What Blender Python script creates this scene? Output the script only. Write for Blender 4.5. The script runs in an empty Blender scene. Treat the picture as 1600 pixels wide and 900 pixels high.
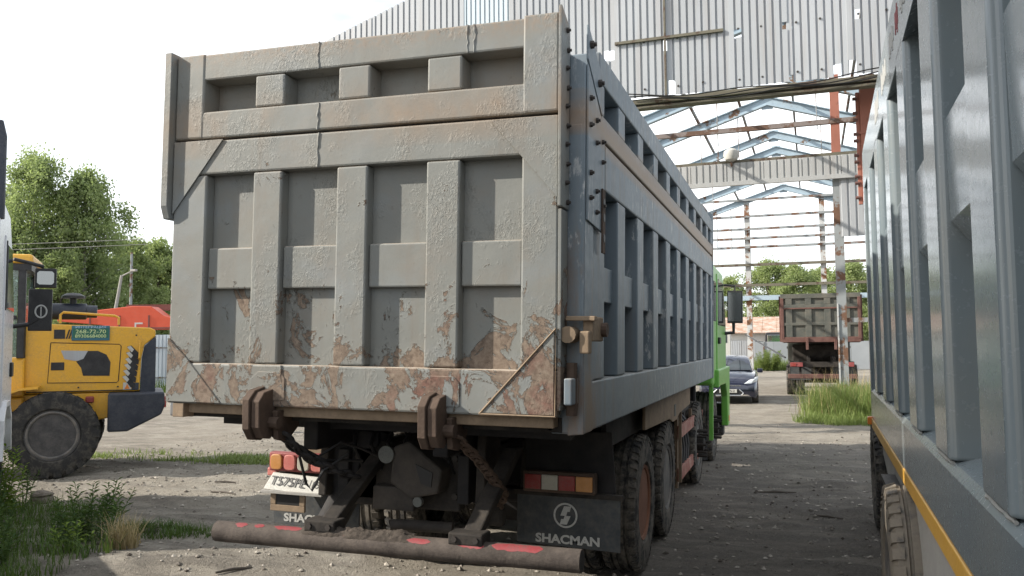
import bpy, math, random
import numpy as np
from mathutils import Vector, Matrix
random.seed(7); RNG = np.random.default_rng(11)
S = bpy.context.scene
COL = S.collection

# ------------------------------------------------------------------ camera
YAW, PITCH, ROLL, FPX = .3203, .0675, -.009, 1321.2
cd = bpy.data.cameras.new('camera'); cam = bpy.data.objects.new('camera', cd); COL.objects.link(cam)
fw = Vector((-math.sin(YAW)*math.cos(PITCH), math.cos(YAW)*math.cos(PITCH), math.sin(PITCH)))
rt = Vector((math.cos(YAW), math.sin(YAW), 0)); up = rt.cross(fw)
r2 = rt*math.cos(ROLL)+up*math.sin(ROLL); u2 = up*math.cos(ROLL)-rt*math.sin(ROLL)
m = Matrix((r2, u2, -fw)).transposed().to_4x4(); m.translation = (2.4685, -4.3191, 1.87)
cam.matrix_world = m
cd.sensor_fit = 'HORIZONTAL'; cd.sensor_width = 36; cd.lens = 36*FPX/1600
cd.clip_start = .05; cd.clip_end = 3000
S.camera = cam

# ------------------------------------------------------------------ sky, sun, exposure
SUN_AZ, SUN_EL = math.radians(180+67), math.radians(30)      # azimuth clockwise from +Y
to_sun = Vector((math.sin(SUN_AZ)*math.cos(SUN_EL), math.cos(SUN_AZ)*math.cos(SUN_EL), math.sin(SUN_EL)))
W = bpy.data.worlds.new('World'); S.world = W; W.use_nodes = True
nt = W.node_tree; bg = nt.nodes['Background']
sk = nt.nodes.new('ShaderNodeTexSky'); sk.sky_type = 'NISHITA'; sk.sun_disc = False
sk.sun_elevation = SUN_EL; sk.sun_rotation = SUN_AZ; sk.dust_density = 2.2; sk.air_density = 1.0; sk.altitude = 120
tc = nt.nodes.new('ShaderNodeTexCoord')
mp = nt.nodes.new('ShaderNodeMapping'); mp.inputs['Scale'].default_value = (1, 1, 2.4)
nz = nt.nodes.new('ShaderNodeTexNoise'); nz.inputs['Scale'].default_value = 1.6; nz.inputs['Detail'].default_value = 6; nz.inputs['Roughness'].default_value = .55
rp = nt.nodes.new('ShaderNodeValToRGB'); rp.color_ramp.elements[0].position = .44; rp.color_ramp.elements[1].position = .64
rp.color_ramp.elements[0].color = (.27, .27, .27, 1); rp.color_ramp.elements[1].color = (.95, .95, .95, 1)
mx = nt.nodes.new('ShaderNodeMix'); mx.data_type = 'RGBA'
mx.inputs[7].default_value = (12.6, 12.9, 13.1, 1)                  # thin bright cloud and milky haze
nt.links.new(tc.outputs['Generated'], mp.inputs['Vector']); nt.links.new(mp.outputs[0], nz.inputs['Vector'])
nt.links.new(nz.outputs['Fac'], rp.inputs['Fac']); nt.links.new(rp.outputs['Color'], mx.inputs[0])
nt.links.new(sk.outputs['Color'], mx.inputs[6]); nt.links.new(mx.outputs[2], bg.inputs['Color'])
bg.inputs['Strength'].default_value = .108
sl = bpy.data.lights.new('sun', 'SUN'); sl.energy = 5.0; sl.angle = math.radians(.6); sl.color = (1, .93, .82)
so = bpy.data.objects.new('sun', sl); COL.objects.link(so); so.rotation_euler = (-to_sun).to_track_quat('-Z', 'Y').to_euler()
so.location = (-30, -20, 30)
S.view_settings.view_transform = 'Standard'; S.view_settings.look = 'None'
S.view_settings.exposure = .62; S.view_settings.gamma = 1
S.view_settings.use_curve_mapping = False
S.render.engine = 'CYCLES'; S.cycles.max_bounces = 6; S.cycles.diffuse_bounces = 3; S.cycles.transparent_max_bounces = 8

# ------------------------------------------------------------------ node helpers
class NB:
    def __init__(s, name):
        s.m = bpy.data.materials.new(name); s.m.use_nodes = True; s.t = s.m.node_tree
        s.b = s.t.nodes['Principled BSDF']; s.tc = s.t.nodes.new('ShaderNodeTexCoord')
        s.co = s.tc.outputs['Object']
    def new(s, k): return s.t.nodes.new('ShaderNode'+k)
    def put(s, v, sock):
        if hasattr(v, 'links') or hasattr(v, 'is_linked'): s.t.links.new(v, sock)
        elif isinstance(v, (tuple, list)): sock.default_value = (*v, 1) if len(v) == 3 and sock.type == 'RGBA' else v
        else: sock.default_value = v
    def map(s, scale=(1, 1, 1), co=None, rot=(0, 0, 0)):
        n = s.new('Mapping'); n.inputs['Scale'].default_value = scale; n.inputs['Rotation'].default_value = rot
        s.put(co or s.co, n.inputs['Vector']); return n.outputs[0]
    def noise(s, scale, detail=4, rough=.55, co=None, dist=0):
        n = s.new('TexNoise'); s.put(co or s.co, n.inputs['Vector'])
        n.inputs['Scale'].default_value = scale; n.inputs['Detail'].default_value = detail
        n.inputs['Roughness'].default_value = rough; n.inputs['Distortion'].default_value = dist
        return n.outputs['Fac']
    def voro(s, scale, co=None, feat='F1'):
        n = s.new('TexVoronoi'); n.feature = feat; s.put(co or s.co, n.inputs['Vector']); n.inputs['Scale'].default_value = scale
        return n.outputs['Distance']
    def ramp(s, fac, *st):
        n = s.new('ValToRGB'); s.put(fac, n.inputs['Fac']); e = n.color_ramp.elements
        while len(e) < len(st): e.new(.5)
        for q, (p, c) in zip(e, st):
            q.position = p; q.color = (c, c, c, 1) if not isinstance(c, tuple) else (*c, 1)
        return n.outputs['Color']
    def mix(s, fac, a, b, mode='MIX'):
        n = s.new('Mix'); n.data_type = 'RGBA'; n.blend_type = mode
        s.put(fac, n.inputs[0]); s.put(a, n.inputs[6]); s.put(b, n.inputs[7]); return n.outputs[2]
    def math(s, op, a, b=0.0, clamp=False):
        n = s.new('Math'); n.operation = op; n.use_clamp = clamp; s.put(a, n.inputs[0]); s.put(b, n.inputs[1]); return n.outputs[0]
    def sep(s, co=None):
        n = s.new('SeparateXYZ'); s.put(co or s.co, n.inputs[0]); return n.outputs
    def normal_z(s):
        g = s.new('NewGeometry'); return s.sep(g.outputs['Normal'])[2]
    def rnd(s):
        g = s.new('NewGeometry'); return g.outputs['Random Per Island']
    def obj_rnd(s):
        g = s.new('ObjectInfo'); return g.outputs['Random']
    def bump(s, h, strength=.5, dist=.01, nrm=None):
        n = s.new('Bump'); n.inputs['Strength'].default_value = strength; n.inputs['Distance'].default_value = dist
        s.put(h, n.inputs['Height'])
        if nrm is not None: s.put(nrm, n.inputs['Normal'])
        return n.outputs[0]
    def done(s, col, rough=.6, metal=0., normal=None, spec=.5, **kw):
        s.put(col, s.b.inputs['Base Color']); s.put(rough, s.b.inputs['Roughness']); s.put(metal, s.b.inputs['Metallic'])
        s.b.inputs['Specular IOR Level'].default_value = spec
        if normal is not None: s.put(normal, s.b.inputs['Normal'])
        for k, v in kw.items(): s.put(v, s.b.inputs[k.replace('_', ' ')])
        return s.m

def worn(name, col, var=.25, rough=.55, dirt=(.20, .16, .12), amt=.35, scale=2.5, rust=None, rust_amt=.0, metal=0., dust=.0, bump=.3, spec=.4):
    n = NB(name)
    a = n.noise(scale, 6, .6); b = n.noise(scale*9, 5, .65)
    c = n.mix(n.ramp(a, (.3, 0.), (.7, 1.)), tuple(x*(1-var) for x in col), tuple(min(1, x*(1+var)) for x in col))
    c = n.mix(n.math('MULTIPLY', n.ramp(n.math('MULTIPLY', a, b), (.18, 0.), (.42, 1.)), amt), c, dirt)
    if rust:
        k = n.ramp(n.noise(scale*1.7, 9, .68), (.60-rust_amt, 0.), (.63-rust_amt, 1.))
        c = n.mix(k, c, n.mix(b, rust, tuple(x*.45 for x in rust)))
    if dust:
        k = n.math('MULTIPLY', n.ramp(n.normal_z(), (.5, 0.), (.9, 1.)), dust)
        c = n.mix(k, c, (.34, .30, .25))
    r = n.math('ADD', n.math('MULTIPLY', b, .3), rough-.15)
    return n.done(c, r, metal, n.bump(b, bump, .004), spec)

def flat(name, col, rough=.5, metal=0., var=.12, spec=.5, sc=14):
    n = NB(name); b = n.noise(sc, 4, .6)
    c = n.mix(b, tuple(x*(1-var*2) for x in col), tuple(min(1, x*(1+var)) for x in col))
    return n.done(c, rough, metal, n.bump(b, .1, .003), spec)

# ------------------------------------------------------------------ mesh helpers
class MB:
    def __init__(s): s.v = []; s.f = []
    def box(s, x0, x1, y0, y1, z0, z1):
        b = len(s.v)
        s.v += [(x0, y0, z0), (x1, y0, z0), (x1, y1, z0), (x0, y1, z0), (x0, y0, z1), (x1, y0, z1), (x1, y1, z1), (x0, y1, z1)]
        s.f += [[b+i for i in q] for q in ((0, 3, 2, 1), (4, 5, 6, 7), (0, 1, 5, 4), (1, 2, 6, 5), (2, 3, 7, 6), (3, 0, 4, 7))]
        return s
    def hexa(s, p):
        b = len(s.v); s.v += [tuple(q) for q in p]
        s.f += [[b+i for i in q] for q in ((0, 3, 2, 1), (4, 5, 6, 7), (0, 1, 5, 4), (1, 2, 6, 5), (2, 3, 7, 6), (3, 0, 4, 7))]
        return s
    def prism(s, poly, ax, a, b):           # poly: 2d points in the two other axes (cyclic order), extruded along ax
        n = len(poly); o = len(s.v)
        def P(p, t): return {'x': (t, p[0], p[1]), 'y': (p[0], t, p[1]), 'z': (p[0], p[1], t)}[ax]
        s.v += [P(p, a) for p in poly]+[P(p, b) for p in poly]
        s.f.append([o+i for i in range(n)][::-1]); s.f.append([o+n+i for i in range(n)])
        for i in range(n):
            j = (i+1) % n; s.f.append([o+i, o+j, o+n+j, o+n+i])
        return s
    def tube(s, pts, r, n=10, cap=True):
        pts = [Vector(p) for p in pts]; o = len(s.v)
        rr = r if isinstance(r, (list, tuple)) else [r]*len(pts)
        ref = None
        for i, p in enumerate(pts):
            d = (pts[min(i+1, len(pts)-1)]-pts[max(i-1, 0)]).normalized()
            if ref is None: ref = Vector((0, 0, 1)) if abs(d.z) < .9 else Vector((1, 0, 0))
            a = d.cross(ref).normalized(); ref = a.cross(d).normalized()
            for k in range(n):
                t = 2*math.pi*k/n; s.v.append(tuple(p+(a*math.cos(t)+ref*math.sin(t))*rr[i]))
        for i in range(len(pts)-1):
            for k in range(n):
                j = (k+1) % n; s.f.append([o+i*n+k, o+i*n+j, o+(i+1)*n+j, o+(i+1)*n+k])
        if cap:
            s.f.append([o+k for k in range(n)][::-1]); s.f.append([o+(len(pts)-1)*n+k for k in range(n)])
        return s
    def lathe(s, prof, c, ax='x', n=32, closed=True):   # prof: (offset along axis, radius)
        o = len(s.v); c = Vector(c)
        for (t, r) in prof:
            for k in range(n):
                a = 2*math.pi*k/n; u, w = r*math.cos(a), r*math.sin(a)
                s.v.append(tuple(c+Vector({'x': (t, u, w), 'y': (u, t, w), 'z': (u, w, t)}[ax])))
        L = len(prof)
        for i in range(L if closed else L-1):
            q = (i+1) % L
            for k in range(n):
                j = (k+1) % n; s.f.append([o+i*n+k, o+i*n+j, o+q*n+j, o+q*n+k])
        if not closed:
            s.f.append([o+k for k in range(n)][::-1]); s.f.append([o+(L-1)*n+k for k in range(n)])
        return s
    def xf(s, M):
        s.v = [tuple(M @ Vector(p)) for p in s.v]; return s
    def add(s, o):
        b = len(s.v); s.v += o.v; s.f += [[i+b for i in f] for f in o.f]; return s
    def mesh(s, name, mat=None, smooth=False):
        me = bpy.data.meshes.new(name); me.from_pydata(s.v, [], s.f)
        if mat: me.materials.append(mat)
        import bmesh
        bm = bmesh.new(); bm.from_mesh(me); bmesh.ops.recalc_face_normals(bm, faces=bm.faces); bm.to_mesh(me); bm.free()
        if smooth:
            me.polygons.foreach_set('use_smooth', [True]*len(me.polygons)); me.set_sharp_from_angle(angle=math.radians(35))
        return me
    def build(s, name, mat, parent=None, bev=0., smooth=False, label=None, seg=2):
        me = s.mesh(name, mat, smooth); return link(name, me, parent, bev, label, seg)

def link(name, me, parent=None, bev=0., label=None, seg=2):
    o = bpy.data.objects.new(name, me); COL.objects.link(o)
    if parent: o.parent = parent
    if bev:
        md = o.modifiers.new('bevel', 'BEVEL'); md.width = bev; md.segments = seg; md.limit_method = 'ANGLE'; md.angle_limit = math.radians(40)
    if label: o['label'] = label
    return o
def tag(o, label, cat, group=None, kind=None):
    if label: o['label'] = label
    if cat: o['category'] = cat
    if group: o['group'] = group
    if kind: o['kind'] = kind
    return o
def thing(name, label, cat, loc=(0, 0, 0), rot=(0, 0, 0), group=None):
    o = bpy.data.objects.new(name, None); COL.objects.link(o); o.location = loc; o.rotation_euler = rot
    o.empty_display_size = .2
    return tag(o, label, cat, group)
def copy_tree(o, parent=None):
    c = o.copy(); COL.objects.link(c); c.parent = parent
    for ch in list(o.children): copy_tree(ch, c)
    return c
def B(*a): return MB().box(*a)
def text_mb(txt, width, height, depth, M, bold=.0):
    cu = bpy.data.curves.new('t', 'FONT'); cu.body = txt; cu.size = 1; cu.extrude = .5; cu.resolution_u = 3; cu.offset = bold
    ob = bpy.data.objects.new('t', cu); COL.objects.link(ob)
    dg = bpy.context.evaluated_depsgraph_get(); me = bpy.data.meshes.new_from_object(ob.evaluated_get(dg))
    v = np.array([q.co[:] for q in me.vertices]); mb = MB()
    lo, hi = v.min(0), v.max(0); sc = np.array([width, height, depth])/(hi-lo)
    v = (v-(lo+hi)/2)*sc
    mb.v = [tuple(M @ Vector(p)) for p in v]; mb.f = [list(p.vertices) for p in me.polygons]
    bpy.data.objects.remove(ob); bpy.data.meshes.remove(me); bpy.data.curves.remove(cu)
    return mb
RX90 = Matrix.Rotation(math.radians(90), 4, 'X')
def face_my(c): return Matrix.Translation(c) @ RX90          # text readable looking along +Y

# value noise for terrain
VG = {}
def vnoise(x, y, seed):
    if seed not in VG: VG[seed] = np.random.default_rng(seed).random((64, 64))
    g = VG[seed]
    xi, yi = np.floor(x).astype(int), np.floor(y).astype(int); fx, fy = x-xi, y-yi
    fx, fy = fx*fx*(3-2*fx), fy*fy*(3-2*fy)
    a = g[xi % 64, yi % 64]; b = g[(xi+1) % 64, yi % 64]; c = g[xi % 64, (yi+1) % 64]; d = g[(xi+1) % 64, (yi+1) % 64]
    return (a*(1-fx)+b*fx)*(1-fy)+(c*(1-fx)+d*fx)*fy-.5

# ------------------------------------------------------------------ materials
def mat_ground():
    n = NB('sandy_dirt'); big = n.noise(.22, 5, .6); mid = n.noise(1.3, 6, .65)
    st = n.noise(2.2, 7, .7, n.map((.35, 1.6, 1), rot=(0, 0, .12)), .6); fine = n.noise(34, 5, .7); pe = n.noise(120, 2, .5)
    c = n.mix(n.ramp(mid, (.3, 0.), (.7, 1.)), (.30, .268, .222), (.455, .418, .36))
    dk = n.math('MULTIPLY', n.ramp(big, (.40, .15), (.58, 1.)), n.ramp(st, (.42, .0), (.58, 1.)))
    c = n.mix(n.math('MULTIPLY', dk, .7), c, (.155, .140, .122))
    s = n.sep()
    # darker-toned lane between the parked lorries
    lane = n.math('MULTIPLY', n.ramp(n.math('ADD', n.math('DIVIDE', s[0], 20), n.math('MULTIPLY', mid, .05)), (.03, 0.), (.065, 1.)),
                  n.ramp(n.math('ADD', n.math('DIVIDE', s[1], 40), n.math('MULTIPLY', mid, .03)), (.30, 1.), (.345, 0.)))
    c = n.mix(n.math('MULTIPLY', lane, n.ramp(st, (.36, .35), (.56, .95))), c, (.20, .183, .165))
    c = n.mix(n.ramp(fine, (.42, .0), (.78, .45)), c, n.mix(.5, c, (.50, .46, .39)))
    c = n.mix(n.ramp(fine, (.22, .75), (.42, 0.)), c, (.10, .085, .07))
    c = n.mix(n.ramp(pe, (.66, 0.), (.72, .8)), c, (.55, .52, .47))
    gr = n.noise(15, 7, .75)
    h = n.math('ADD', n.math('ADD', n.math('MULTIPLY', st, .5), n.math('MULTIPLY', gr, .6)), n.math('ADD', n.math('MULTIPLY', fine, .5), n.math('MULTIPLY', pe, .25)))
    c = n.mix(n.ramp(gr, (.30, .55), (.46, 0.)), c, (.13, .112, .092))
    return n.done(c, .95, 0, n.bump(h, 1., .11), .15)

def mat_tailgate():
    n = NB('peeling_grey_paint'); z = n.sep()[2]; x = n.sep()[0]
    a = n.noise(4.2, 14, .70, n.map((1.1, 1, .85)), .7); b = n.noise(22, 6, .7); cr = n.noise(58, 4, .7, n.map((1, 1, .6)), .8)
    paint = n.mix(n.noise(1.8, 5, .6), (.146, .151, .141), (.222, .225, .208))
    paint = n.mix(n.ramp(n.noise(1.1, 5, .6, n.map((1, 1, 1.6))), (.52, 0.), (.70, .55)), paint, (.20, .225, .245))     # bluish older coat
    zb = n.ramp(n.math('DIVIDE', z, 4.), (.315, .175), (.385, .17), (.40, .15), (.455, .11), (.50, .045), (.58, -.02), (.66, -.01), (.85, -.03))
    f = n.math('ADD', n.math('ADD', a, zb), n.math('MULTIPLY', n.math('SUBTRACT', n.noise(30, 6, .75), .5), .10))
    peel = n.ramp(f, (.668, 0.), (.674, 1.)); rim = n.math('SUBTRACT', n.ramp(f, (.650, 0.), (.668, 1.)), peel, True)
    core = n.ramp(n.noise(5, 7, .7), (.42, 0.), (.58, 1.))
    b2 = n.noise(38, 5, .75)
    rust = n.ramp(n.math('ADD', n.math('MULTIPLY', b, .5), n.math('MULTIPLY', b2, .5)), (.34, (.068, .050, .040)), (.46, (.165, .125, .095)), (.60, (.245, .195, .152)), (.75, (.33, .28, .23))); prim = n.mix(n.ramp(b2, (.35, 0.), (.65, 1.)), (.085, .042, .034), (.20, .092, .072))
    rust = n.mix(core, rust, n.mix(n.ramp(n.noise(1.9, 4), (.52, 0.), (.60, .75)), rust, prim))
    # brown staining round the seam between the two boards
    seam = n.math('SUBTRACT', 1., n.math('MULTIPLY', n.math('ABSOLUTE', n.math('SUBTRACT', z, 2.96)), 5.0), True)
    sm = n.math('MULTIPLY', n.math('POWER', seam, .6), n.ramp(n.noise(1.6, 6, .65, n.map((1, 1, .6))), (.42, 0.), (.62, .95)))
    paint = n.mix(sm, paint, n.mix(b, (.185, .132, .092), (.275, .21, .152)))
    top = n.math('MULTIPLY', n.ramp(n.math('DIVIDE', z, 4.), (.83, 0.), (.862, 1.)), n.ramp(b, (.40, 0.), (.6, .8)))
    paint = n.mix(top, paint, (.25, .175, .12))
    paint = n.mix(n.ramp(n.noise(2.7, 8, .7), (.48, 0.), (.72, .5)), paint, (.20, .165, .13))
    paint = n.mix(n.math('MULTIPLY', n.ramp(b, (.62, 0.), (.72, 1.)), .55), paint, (.10, .085, .07))
    streak = n.ramp(n.noise(9, 5, .6, n.map((1, 1, .07))), (.55, 0.), (.75, .35))
    paint = n.mix(streak, paint, (.17, .14, .11))
    paint = n.mix(rim, paint, (.33, .34, .315))
    dkr = n.math('MULTIPLY', n.ramp(f, (.672, 1.), (.70, 0.)), .75)
    rust = n.mix(dkr, rust, (.07, .05, .038))
    c = n.mix(peel, paint, rust)
    dust = n.math('MULTIPLY', n.ramp(n.normal_z(), (.45, 0.), (.9, 1.)), n.ramp(n.noise(6, 5, .7), (.30, .55), (.60, 1.)))
    c = n.mix(dust, c, n.mix(n.noise(7, 4), (.40, .29, .19), (.46, .44, .40)))
    blister = n.math('MULTIPLY', n.ramp(cr, (.46, 0.), (.60, 1.)), n.ramp(n.noise(2.3, 5, .65), (.50, .0), (.60, 1.)))
    h = n.math('ADD', n.math('MULTIPLY', peel, -.9), n.math('ADD', n.math('MULTIPLY', blister, .24), n.math('MULTIPLY', b, .16)))
    h = n.math('ADD', h, n.math('ADD', n.math('MULTIPLY', rim, .3), n.math('MULTIPLY', n.noise(2.2, 2, .4), 1.6)))
    r = n.mix(peel, (.55, .55, .55), (.92, .92, .92))
    return n.done(c, r, 0, n.bump(h, .85, .009), .35)

def mat_side():
    n = NB('scuffed_blue_grey_paint'); s = n.sep(); z = s[2]
    a = n.noise(1.6, 6, .6); b = n.noise(16, 6, .7)
    c = n.mix(a, (.105, .138, .165), (.175, .212, .240))
    sc = n.math('MULTIPLY', n.ramp(n.noise(14, 7, .75, n.map((1, 1.4, .35))), (.55, 0.), (.62, 1.)), n.ramp(n.noise(1.1, 3), (.42, 0.), (.56, 1.)))
    c = n.mix(sc, c, (.42, .43, .43))
    st = n.ramp(n.noise(7, 5, .6, n.map((1, 1, .06))), (.5, 0.), (.72, .55))
    c = n.mix(st, c, (.15, .125, .10))
    mud = n.math('SUBTRACT', 1., n.math('MULTIPLY', n.math('ABSOLUTE', n.math('SUBTRACT', z, 2.93)), 7.5), True)
    mud = n.math('MULTIPLY', n.math('POWER', mud, .45), n.ramp(n.noise(1.2, 6, .62, n.map((1, .5, 2))), (.25, .15), (.46, 1.)))
    c = n.mix(mud, c, n.mix(b, (.19, .125, .075), (.31, .215, .14)))
    ru = n.math('MULTIPLY', n.ramp(n.math('DIVIDE', s[1], 2.), (.2, 1.), (.34, 0.)), n.ramp(n.math('ADD', n.noise(5, 7, .7, n.map((1, 1, .25))), n.math('DIVIDE', z, -5.)), (.16, 0.), (.32, .85)))
    c = n.mix(ru, c, n.mix(b, (.12, .075, .05), (.25, .17, .11)))
    d = n.math('MULTIPLY', n.ramp(n.normal_z(), (.5, 0.), (.9, 1.)), .8)
    c = n.mix(d, c, (.36, .36, .34))
    return n.done(c, n.math('ADD', n.math('MULTIPLY', b, .3), .34), 0, n.bump(b, .35, .004), .5)

def mat_gloss():
    n = NB('glossy_grey_paint'); a = n.noise(1.4, 5, .6); b = n.noise(30, 5, .7); w = n.noise(3.2, 2, .4)
    c = n.mix(a, (.135, .170, .190), (.185, .220, .236))
    c = n.mix(n.ramp(b, (.66, 0.), (.78, .35)), c, (.30, .30, .28))
    du = n.ramp(n.noise(1.3, 5, .65), (.46, 0.), (.70, .35)); c = n.mix(du, c, (.235, .23, .20))
    fl_ = n.ramp(n.noise(52, 3, .6), (.735, 0.), (.76, .6)); c = n.mix(fl_, c, (.45, .45, .42))
    r = n.math('ADD', n.math('MULTIPLY', b, .22), .14)
    return n.done(c, r, 0, n.bump(n.math('ADD', n.math('MULTIPLY', w, .6), n.math('MULTIPLY', b, .04)), .10, .03), .6, Coat_Weight=.3, Coat_Roughness=.12)

def mat_corr(name, lo, hi, rust=.3):
    n = NB(name); a = n.noise(.9, 5, .6); st = n.noise(5, 6, .65, n.map((1, 1, .06)))
    c = n.mix(a, lo, hi); c = n.mix(n.ramp(st, (.5, 0.), (.78, rust)), c, (.24, .17, .11))
    o = n.obj_rnd(); c = n.mix(n.math('MULTIPLY', o, .28), c, tuple(x*.72 for x in lo))
    c = n.mix(n.ramp(n.noise(30, 4, .7), (.62, 0.), (.72, .4)), c, (.16, .15, .14))
    return n.done(c, .55, .15, n.bump(st, .15, .004), .4)

def mat_steel(name, col, rust, amt):
    n = NB(name); b = n.noise(18, 6, .7); k = n.ramp(n.noise(1.7, 9, .7), (.62-amt, 0.), (.67-amt, 1.))
    c = n.mix(n.noise(2, 5), tuple(x*.75 for x in col), tuple(min(1, x*1.2) for x in col))
    c = n.mix(k, c, n.mix(b, rust, tuple(x*.4 for x in rust)))
    return n.done(c, .7, 0, n.bump(b, .3, .004), .35)

def mat_leaf(name, a, b, c2=None, tr=.35, sp=.25):
    n = NB(name); r = n.rnd(); big = n.noise(.55, 4, .6)
    c = n.mix(r, a, b); c = n.mix(n.ramp(big, (.35, 0.), (.7, .6)), c, c2 or tuple(x*.6 for x in a))
    n.done(c, .55, 0, None, sp)
    t = n.new('BsdfTranslucent'); n.put(n.mix(.5, c, (.16, .22, .03)), t.inputs['Color'])
    ms = n.new('MixShader'); ms.inputs[0].default_value = tr
    out = n.t.nodes['Material Output']
    n.t.links.new(n.b.outputs[0], ms.inputs[1]); n.t.links.new(t.outputs[0], ms.inputs[2]); n.t.links.new(ms.outputs[0], out.inputs['Surface'])
    return n.m

def mat_tyre(name, mud=.35, mudc=(.27, .24, .20), lo=.018):
    n = NB(name); b = n.noise(9, 6, .7); f = n.noise(45, 4, .7)
    c = n.mix(f, (lo, lo, lo*1.05), (lo*2.4, lo*2.4, lo*2.4))
    c = n.mix(n.ramp(b, (.58-mud*.5, 0.), (.74-mud*.5, min(1, mud*1.6))), c, n.mix(f, tuple(x*.6 for x in mudc), mudc))
    return n.done(c, .9, 0, n.bump(n.math('ADD', b, n.math('MULTIPLY', f, .4)), .5, .01), .25)

def mat_glass(name, col=(.02, .03, .035)):
    n = NB(name); return n.done(col, .05, 0, None, .8)

M = {}
M['ground'] = mat_ground(); M['gate'] = mat_tailgate(); M['side'] = mat_side(); M['gloss'] = mat_gloss()
M['rustiron'] = worn('rusty_iron', (.085, .058, .043), .45, .8, (.07, .05, .04), .6, 5, bump=.7, spec=.25)
M['rustpale'] = worn('pale_rusty_plate', (.25, .185, .125), .35, .8, (.12, .09, .07), .5, 4, bump=.5, spec=.25)
M['bolt'] = flat('dark_bolt', (.045, .038, .034), .6, .3)
M['under'] = worn('oily_chassis', (.020, .019, .020), .4, .75, (.06, .05, .04), .3, 4, bump=.5, spec=.3)
M['under2'] = worn('muddy_chassis', (.028, .025, .023), .4, .85, (.085, .07, .055), .4, 5, bump=.6, spec=.25)
M['jaw'] = worn('dull_brown_steel', (.042, .036, .031), .3, .8, (.085, .07, .058), .5, 6, bump=.5)
M['cap'] = worn('dusty_cap', (.13, .135, .125), .2, .7, (.06, .055, .05), .6, 12)
M['rubber'] = worn('grey_rubber', (.05, .056, .062), .3, .75, (.16, .145, .12), .45, 3, bump=.4, spec=.3)
M['white'] = worn('dirty_white', (.50, .50, .47), .15, .6, (.25, .23, .20), .6, 7)
M['letter'] = worn('faded_white_print', (.48, .48, .46), .2, .7, (.10, .10, .10), .6, 18)
M['lred'] = worn('red_lens', (.27, .028, .022), .2, .45, (.16, .10, .085), .6, 8, spec=.5)
M['lpink'] = worn('dusty_red_lens', (.50, .15, .13), .15, .45, (.45, .33, .28), .4, 8)
M['lamb'] = worn('amber_lens', (.50, .23, .07), .15, .4, (.38, .28, .2), .4, 8)
M['lclear'] = worn('clear_lens', (.42, .40, .34), .15, .4, (.28, .25, .2), .4, 8)
M['lampbody'] = worn('lamp_housing', (.27, .06, .06), .3, .6, (.10, .07, .06), .5, 8)
M['tyre'] = mat_tyre('worn_tyre', .34); M['tyremud'] = mat_tyre('mud_caked_tyre', .50, (.25, .215, .17), .035); M['tyreL'] = mat_tyre('loader_tyre', .22, (.2, .18, .15))
M['rim'] = worn('dusty_rim', (.10, .10, .10), .3, .7, (.25, .2, .15), .5, 6)
M['rimbrown'] = worn('brown_hub', (.085, .066, .052), .3, .8, (.15, .12, .1), .5, 8)
M['rimdark'] = worn('dark_rim', (.045, .045, .048), .3, .6, (.12, .11, .10), .5, 6)
M['rimrust'] = worn('rust_orange_rim', (.21, .085, .045), .3, .8, (.12, .07, .05), .5, 6)
M['green'] = worn('green_cab_paint', (.135, .40, .06), .1, .32, (.2, .22, .12), .25, 4, spec=.6)
M['yellow'] = worn('loader_yellow', (.70, .37, .025), .10, .4, (.30, .19, .08), .5, 5, spec=.5)
M['navy'] = worn('dark_navy_paint', (.024, .030, .045), .2, .5, (.12, .11, .10), .3, 4)
M['black'] = worn('black_plastic', (.016, .016, .018), .3, .5, (.09, .085, .08), .25, 6)
M['glass'] = mat_glass('dark_glass'); M['mirror'] = NB('mirror_glass').done((.55, .58, .6), .06, 1.)
M['mirrordk'] = NB('dim_mirror_glass').done((.20, .21, .21), .12, .85)
M['chrome'] = NB('chrome').done((.6, .62, .64), .18, 1.)
M['cabwhite'] = worn('white_cab_paint', (.66, .67, .70), .05, .3, (.45, .44, .41), .3, 3, spec=.6)
M['weld'] = worn('pale_weld_bead', (.30, .31, .30), .3, .5, (.20, .15, .11), .6, 20)
M['stripe'] = worn('ochre_reflective_stripe', (.60, .33, .05), .12, .45, (.33, .25, .14), .35, 7)
M['guardwood'] = worn('red_white_worn_plank', (.30, .085, .06), .3, .75, (.36, .30, .25), .9, 7, bump=.4)
M['pipe'] = worn('muddy_pipe', (.072, .060, .053), .3, .85, (.135, .112, .095), .6, 7, bump=.9, spec=.2)
M['redpaint'] = worn('chipped_red_paint', (.27, .035, .042), .2, .6, (.10, .07, .065), .8, 16)
M['mud'] = worn('dry_mud', (.080, .068, .058), .3, .95, (.05, .04, .035), .6, 16, bump=1., spec=.1)
M['corr'] = mat_corr('zinc_sheet', (.335, .352, .372), (.43, .452, .477), .4); M['corrblue'] = mat_corr('bluish_sheet', (.44, .51, .56), (.54, .61, .66), .15)
M['corrold'] = mat_corr('cream_grey_sheet', (.36, .37, .37), (.46, .47, .47), .4)
M['fencegrey'] = mat_corr('grey_fence_sheet', (.24, .26, .28), (.33, .35, .37), .1)
M['steelblue'] = mat_steel('pale_blue_steel', (.33, .42, .49), (.22, .13, .08), .05)
M['steelgrey'] = mat_steel('grey_rusty_steel', (.25, .27, .28), (.20, .11, .07), .12)
M['steelred'] = mat_steel('red_oxide_steel', (.30, .12, .085), (.14, .07, .05), .05)
M['steelbrown'] = mat_steel('brown_rusty_steel', (.20, .17, .16), (.17, .10, .07), .14)
M['steeldark'] = mat_steel('dark_old_steel', (.13, .12, .09), (.11, .07, .05), .1)
M['beamwhite'] = mat_steel('flaking_white_steel', (.45, .46, .46), (.26, .13, .07), .12)
M['backpaint'] = worn('olive_grey_paint', (.085, .092, .082), .25, .75, (.16, .13, .10), .6, 2.5)
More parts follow.
